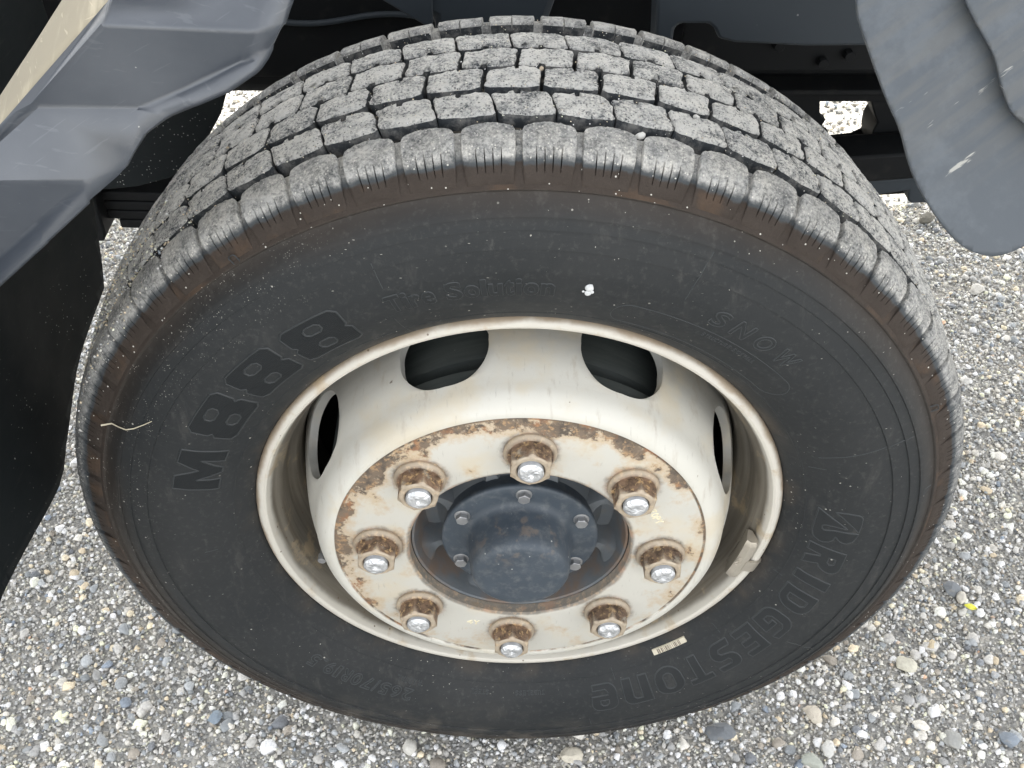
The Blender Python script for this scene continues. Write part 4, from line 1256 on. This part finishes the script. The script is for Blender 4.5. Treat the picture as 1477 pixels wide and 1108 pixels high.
GV = {'p0': (-.090, -.094, .680), 'p1': (-.1353, -.094, .5705), 'p2': (-.1414, -.095, .5547), 'p3': (-.1515, -.096, .5405), 'p4': (-.1601, -.096, .5306), 'p5': (-.1802, -.096, .5174),
      'p6': (-.2013, -.094, .5078), 'p7': (-.2226, -.087, .4953), 'p8': (-.2395, -.088, .4829), 'p9': (-.2486, -.0925, .4713), 'p10': (-.2549, -.0975, .4618), 'p11': (-.2818, -.100, .4413),
      'p12': (-.3222, -.100, .4089), 'p13': (-.3605, -.100, .3773), 'p14': (-.4152, -.100, .3322), 'p15': (-.520, -.100, .245),
      'r0': (-.108, .022, .680), 'r1': (-.1513, -.081, .5655), 'B': (-.1585, -.094, .5514), 'A': (-.2439, -.094, .5562), 'b1': (-.1699, -.084, .5292), 'b2': (-.1927, -.0815, .5174),
      'b3': (-.2155, -.0795, .5063), 'b4': (-.2418, -.078, .4948), 'e': (-.3070, -.078, .4973), 'lx': (-.3907, -.078, .4220), 'ly': (-.500, -.078, .324), 't0': (-.140, .022, .680), 't1': (-.2423, -.079, .5645),
      't3': (-.3321, -.079, .4845), 't4': (-.3844, -.079, .4378), 't5': (-.500, -.079, .335), 'D2r': (-.2799, -.100, .4548), 'D2l': (-.3600, -.100, .4551), 's1': (-.3262, -.087, .4156), 's2': (-.3628, -.085, .3863), 's3': (-.4167, -.085, .3444), 's4': (-.505, -.085, .274)}
GF = ['p0 p1 r1 r0', 'p1 p2 B r1', 'p2 p3 b1 B', 'p3 p4 b1', 'p4 p5 b2 b1', 'p5 p6 b3 b2', 'p6 p7 b4 b3', 't0 r0 r1 B A t1', 'A B b1 b2 b3 b4 e', 't1 A e t3', 't3 e lx t4', 't4 lx ly t5',
      'e b4 p7 p8 p9 p10 D2r D2l lx', 'lx D2l s3 s4 ly', 'D2l D2r s1 s2 s3', 'p10 p11 D2r', 'p11 p12 s1 D2r', 'p12 p13 s2 s1', 'p13 p14 s3 s2', 'p14 p15 s4 s3']
_k = list(GV)
bm = bmesh.new(); _vs = [bm.verts.new(GV[k_]) for k_ in _k]
for f_ in GF: bm.faces.new([_vs[_k.index(n_)] for n_ in f_.split()])
bmesh.ops.recalc_face_normals(bm, faces=bm.faces)
if sum(f_.normal.y for f_ in bm.faces) > 0: bmesh.ops.reverse_faces(bm, faces=bm.faces)
sharp = [e_ for e_ in bm.edges if len(e_.link_faces) == 2 and e_.calc_face_angle(0) > radians(7)]
bmesh.ops.bevel(bm, geom=sharp, offset=.0026, segments=3, profile=.5, affect='EDGES', clamp_overlap=True)
bmesh.ops.triangulate(bm, faces=[f_ for f_ in bm.faces if len(f_.verts) > 4])
me = bpy.data.meshes.new('front_mudguard'); bm.to_mesh(me); bm.free(); me.shade_smooth(); me.set_sharp_from_angle(angle=radians(28))
mg = link('front_mudguard', me, truck, (PLASTIC,))
so_ = mg.modifiers.new('thickness', 'SOLIDIFY'); so_.thickness = .004; so_.offset = -1
tag(mg, label='ribbed grey-blue plastic mudguard ahead of the wheel')
# beige top of the mudguard, folded back, paler than its face
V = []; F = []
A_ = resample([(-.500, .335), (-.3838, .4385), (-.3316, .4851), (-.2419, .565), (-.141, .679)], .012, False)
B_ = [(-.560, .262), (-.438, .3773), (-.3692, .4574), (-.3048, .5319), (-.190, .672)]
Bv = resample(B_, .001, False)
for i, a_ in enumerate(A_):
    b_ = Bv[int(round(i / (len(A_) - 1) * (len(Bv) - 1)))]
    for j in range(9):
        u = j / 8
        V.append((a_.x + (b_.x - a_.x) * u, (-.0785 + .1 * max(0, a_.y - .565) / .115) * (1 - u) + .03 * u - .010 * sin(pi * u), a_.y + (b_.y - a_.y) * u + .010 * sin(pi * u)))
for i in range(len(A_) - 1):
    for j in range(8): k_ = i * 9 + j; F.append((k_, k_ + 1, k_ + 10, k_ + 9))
top = mesh('mudguard_top', V, F, truck, (PLASTIC_BEIGE,), 60)
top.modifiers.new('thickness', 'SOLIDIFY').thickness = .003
tag(top, label='sandy beige top edge of the front mudguard')

# mud flap beside the tyre, ahead of it
flapo = [(-.30, -.036), (-.16, -.030), (-.078, -.0165), (.0, -.0150), (.062, -.0155), (.081, -.011), (.105, .0), (.20, .022), (.3235, .046), (.335, .065), (.3675, .1425), (.40, .30), (.40, .50), (-.30, .50)]
def flap_x(y_, z): return -.500 + .004 * sin(y_ * 22) + .010 * sstep(.10, -.02, z) * (.5 + .5 * sin(y_ * 9 + 1))
n = len(flapo)
pts = [Vector(p) for p in resample(flapo, .012)]; ed = [(i, (i + 1) % len(pts)) for i in range(len(pts))]
gx, gz = np.meshgrid(np.arange(-.3, .4, .012), np.arange(-.04, .5, .012), indexing='ij')
ins = pip(gx, gz, [flapo]); pts += [Vector((float(a_), float(b_))) for a_, b_ in zip(gx[ins], gz[ins])]
vo, eo, fo, _, _, _ = geometry.delaunay_2d_cdt(pts, ed, [], 1, 1e-6)
me = bpy.data.meshes.new('side_mud_flap'); me.from_pydata([(flap_x(v.x, v.y), v.x, v.y) for v in vo], [], fo); me.update(); me.shade_smooth()
fl = link('front_mud_flap', me, truck, (FLAP,)); fl.modifiers.new('thickness', 'SOLIDIFY').thickness = .006
tag(fl, label='black rubber mud flap hanging ahead of the tyre')

# scuffed flap and its overlap behind the wheel
RO = [(.1990, .5700), (.2037, .5513), (.2049, .5434), (.2076, .5376), (.218, .5168), (.2293, .4962), (.2383, .4829), (.2458, .4637), (.2531, .4508), (.2638, .4369), (.2757, .424), (.2859, .4159), (.2965, .411), (.3081, .4093), (.3191, .4122), (.3263, .4158), (.3699, .4338), (.46, .50), (.46, .66), (.185, .66)]
RO = chaikin(RO[:17]) + RO[17:]
def right_y(x, z):
    d_ = seg_dist(x, z, RO[:-3])
    return -.05 - (.55 - z) * .5 + .0015 * sin(x * 28 + z * 11) * sstep(0, .03, d_) 
rf = cdt_sheet('rear_mudguard', RO, right_y, .0035, truck, (SCUFF,), .0045)
tag(rf, label='blue-grey scuffed rubber guard with mud streaks behind the wheel')
R2 = [(.2570, .5740), (.2665, .5532), (.2778, .5389), (.2881, .5263), (.2936, .5116), (.3007, .4986), (.3047, .4948), (.3129, .4892), (.3635, .4565), (.46, .52), (.46, .66), (.215, .66)]
R2 = chaikin(R2[:9]) + R2[9:]
def right2(x, z):
    d_ = seg_dist(x, z, R2[:-3])
    return -.0600 - (.55 - z) * .5 - .002
r2 = cdt_sheet('rear_mudguard_overlap', R2, right2, .0035, truck, (SCUFF,), .004)
tag(r2, label='second muddy layer overlapping the scuffed rear guard')

# ---- frame, springs and underbody behind the wheel
box('frame_rail', -2.2, 2.6, .600, .675, .178, .420, truck, CHASSIS, .006)
box('frame_rail_flange', .24, 2.0, .560, .602, .172, .180, truck, CHASSIS, .002)
box('frame_rail', -2.2, 2.6, 1.35, 1.425, .178, .420, truck, CHASSIS, .006)
prism_y('inner_liner', [(-.60, .30), (-.60, .085), (-.523, .085), (-.486, .089), (-.44, .102), (-.409, .132), (-.381, .161), (-.361, .190), (-.350, .215), (-.335, .30)], .480, .488, truck, FLAP, .002)
prism_y('spring_bracket', [(-.612, .06), (-.613, -.052), (-.590, -.052), (-.584, -.040), (-.582, .06)], .560, .640, truck, CHASSIS, .003)
for i in range(4):
    z0 = .018 - i * .0165; L = .66 - .03 * i
    V = []; F = []
    for k in range(25):
        x_ = -L + 2 * L * k / 24; zz = z0 - .012 * (1 - (x_ / L) ** 2) + .055 * sstep(-.2, .6, x_)
        for y_, dz in ((.585, 0), (.585, -.014), (.645, -.014), (.645, 0)): V.append((x_, y_, zz + dz))
    for k in range(24):
        for j in range(4): a_ = k * 4; F.append((a_ + j, a_ + (j + 1) % 4, a_ + 4 + (j + 1) % 4, a_ + 4 + j))
    F += [(0, 1, 2, 3), (99, 98, 97, 96)]
    bevel(mesh('spring_leaf', V, F, truck, (CHASSIS,), 30), .002)
prism_y('cross_bracket', [(.28, .178), (.403, .178), (.407, .143), (.410, .128), (.414, .121), (.420, .117), (.4165, .108), (.420, .101), (.428, .098), (.40, .06), (.28, .06)], .598, .612, truck, CHASSIS, .001)
box('frame_plate', .40, .62, .600, .612, .143, .180, truck, CHASSIS, .001)
prism_y('spring_hanger', [(.466, .178), (.476, .143), (.488, .119), (.494, .110), (.4905, .098), (.491, .084), (.494, .072), (.48, .064), (.43, .058), (.43, .02), (.62, .02), (.62, .178)], .604, .66, truck, CHASSIS, .002)
prism_y('step_bar', [(.36, .088), (.522, .099), (.60, .104), (.60, .058), (.552, .062), (.45, .052), (.37, .046)], .54, .60, truck, CHASSIS, .004)
prism_y('step_bar_lower', [(.37, .046), (.45, .052), (.552, .060), (.60, .062), (.60, .020), (.547, .017), (.541, .022), (.538, .038), (.48, .028), (.37, .018)], .546, .60, truck, UNDER, .003)
prism_y('side_panel', [(.136, .46), (.143, .320), (.161, .318), (.161, .353), (.166, .358), (.196, .358), (.202, .353), (.208, .342), (.226, .3375), (.257, .336), (.299, .3335), (.368, .334), (.52, .338), (.52, .46)], .355, .40, truck, UNDER, .006)
box('mounting_plate', .20, .60, .520, .530, .226, .330, truck, CHASSIS, .002)
for x_, z_ in ((.372, .240), (.402, .249), (.315, .262)):
    hexbolt('frame_bolt', x_, z_, .520, .508, .012, .3, truck, CHASSIS)
prism_y('air_tank', [(-.128, .46), (-.112, .362), (-.088, .349), (-.088, .280), (.010, .280), (.028, .330), (.050, .40), (.060, .46)], .392, .50, truck, UNDER, .008)
prism_y('tank_bracket', [(-.20, .46), (-.145, .374), (-.089, .338), (-.085, .46)], .385, .39, truck, UNDER, .003)
V, F = lathe_data([(.0001, 0), (.055, 0), (.06, .01), (.06, .25), (.0001, .25)], 40)
mesh('air_reservoir', [(v[0] - .66, v[1] + .48, v[2] + .30) for v in V], F, truck, (CHASSIS,), 30)
box('gearbox', -.9, .6, .80, 1.20, .05, .5, truck, CHASSIS, .02)
V = []; F = []
for k in range(30):
    x_ = -.36 + .30 * k / 29
    for j in range(8):
        a_ = 2 * pi * j / 8; V.append((x_, .592 + .004 * cos(a_), .262 + .006 * sin(x_ * 30) + .004 * sin(a_)))
for k in range(29):
    for j in range(8): F.append((k * 8 + j, k * 8 + (j + 1) % 8, k * 8 + 8 + (j + 1) % 8, k * 8 + 8 + j))
mesh('brake_line', V, F, truck, (UNDER,), 60)
# unseen body box above the chassis, added and sized to shade the wheel
box('shading_body', -2.6, 3.2, .16, 2.70, 1.25, 3.05, truck, BODY, .02)

# ------------------------------------------------------------------ loose things on the tyre
# dry grass stalk stuck to the sidewall
V = []; F = []
stalk = [(-67.0, .4040), (-66.2, .3960), (-65.5, .3890), (-64.8, .3825), (-64.0, .3765), (-62.6, .3700), (-61.2, .3650)]
pp = [Vector(P3(r_, t, (float(sw_y(r_)) if r_ < .397 else -.0200) - .0016)) for t, r_ in stalk]
for i, p in enumerate(pp):
    for j in range(6):
        a_ = 2 * pi * j / 6; w_ = .0007 * (1 - .5 * i / 6); V.append((p.x + w_ * sin(a_), p.y + w_ * cos(a_) * .5, p.z + w_ * cos(a_)))
for i in range(len(pp) - 1):
    for j in range(6): F.append((i * 6 + j, i * 6 + (j + 1) % 6, i * 6 + 6 + (j + 1) % 6, i * 6 + 6 + j))
m = M('dry_straw', .6); m.color((.62, .56, .42))
gs = mesh('grass_stalk', V, F, None, (m.m,), 60)
tag(gs, 'pale dry grass stalk stuck across the left shoulder of the tyre', 'grass stalk')
# white fleck
m = M('white_dropping', .6); m.color(m.mix(m.noise(500, 4), (.35, .37, .38), (.85, .86, .85)))
bm = bmesh.new()
for dx_, dz_, s_ in ((0, 0, .0036), (-.0014, -.0050, .0026), (.0016, -.0040, .0018), (-.0050, -.0034, .0011)):
    r_ = bmesh.ops.create_icosphere(bm, subdivisions=2, radius=s_)
    for v in r_['verts']:
        v.co.y *= .35; v.co *= 1 + .3 * mnoise.noise(v.co * 400); v.co.x += dx_; v.co.z += dz_
me = bpy.data.meshes.new('bird_dropping'); bm.to_mesh(me); bm.free(); me.shade_smooth()
bd = link('bird_dropping', me, None, (m.m,)); bd.location = P3(.3235, 9.3, float(sw_y(.3235)) - .0006)
tag(bd, 'small white bird dropping on the black sidewall right of the slogan', 'dropping')
# pebbles trapped in the grooves
for t, y_, dr, s_, lab in ((11.9, .0196, -.003, .0042, 'flat white pebble trapped in the first groove right of the top of the tread'),
                           (18.2, .0590, -.002, .0035, 'white pebble wedged between the second and third tread rows'),
                           (2.1, .0950, -.003, .0026, 'tiny tan crumb wedged in the middle of the tread at the top')):
    x_, yy, zz = P3(crown(y_) + dr, t, y_)
    make_stone(x_, yy, s_, .7, (.75, .74, .70) if s_ > .003 else (.6, .5, .38), int(t * 10) + 60, lab, z=zz, name='pebble', cat='pebble', sub=2)
# dirt and crumbs packed in the left tread
n = 4200
th = RNG.normal(-57, 7.5, n); yy = RNG.choice([.0000, .0190, .0400, .0605, .0780, .0950], n, p=[.12, .34, .14, .22, .08, .10]) + RNG.normal(0, .0045, n)
rr_ = np.array([crown(v) for v in yy]) - np.where(RNG.random(n) < .6, RNG.uniform(0, .008, n), RNG.uniform(-.001, .001, n))
n2 = 2600
th = np.concatenate([th, RNG.uniform(-85, 80, n2)]); y2 = RNG.uniform(-.002, .215, n2); yy = np.concatenate([yy, y2])
rr_ = np.concatenate([rr_, np.array([crown(v) for v in y2]) - RNG.uniform(-.0002, .0006, n2)])
pos = np.stack([rr_ * np.sin(np.radians(th)), yy, rr_ * np.cos(np.radians(th))], 1)
sz = np.concatenate([.0004 + .0016 * RNG.random(n) ** 3, .0002 + .0007 * RNG.random(n2) ** 2])
PW2 = PW.copy(); PW2[8] += .5; PW2[9] += .5; PW2[6] += .2; PW2 /= PW2.sum(); _pw = PW.copy(); PW[:] = PW2
dirt = build_stuff('dirt_crumbs', [stones(pos, sz, I1, .25, (.6, 1.0))], STONE)
PW[:] = _pw
tag(dirt, kind='stuff')
print('tread blocks as parts:', nb)
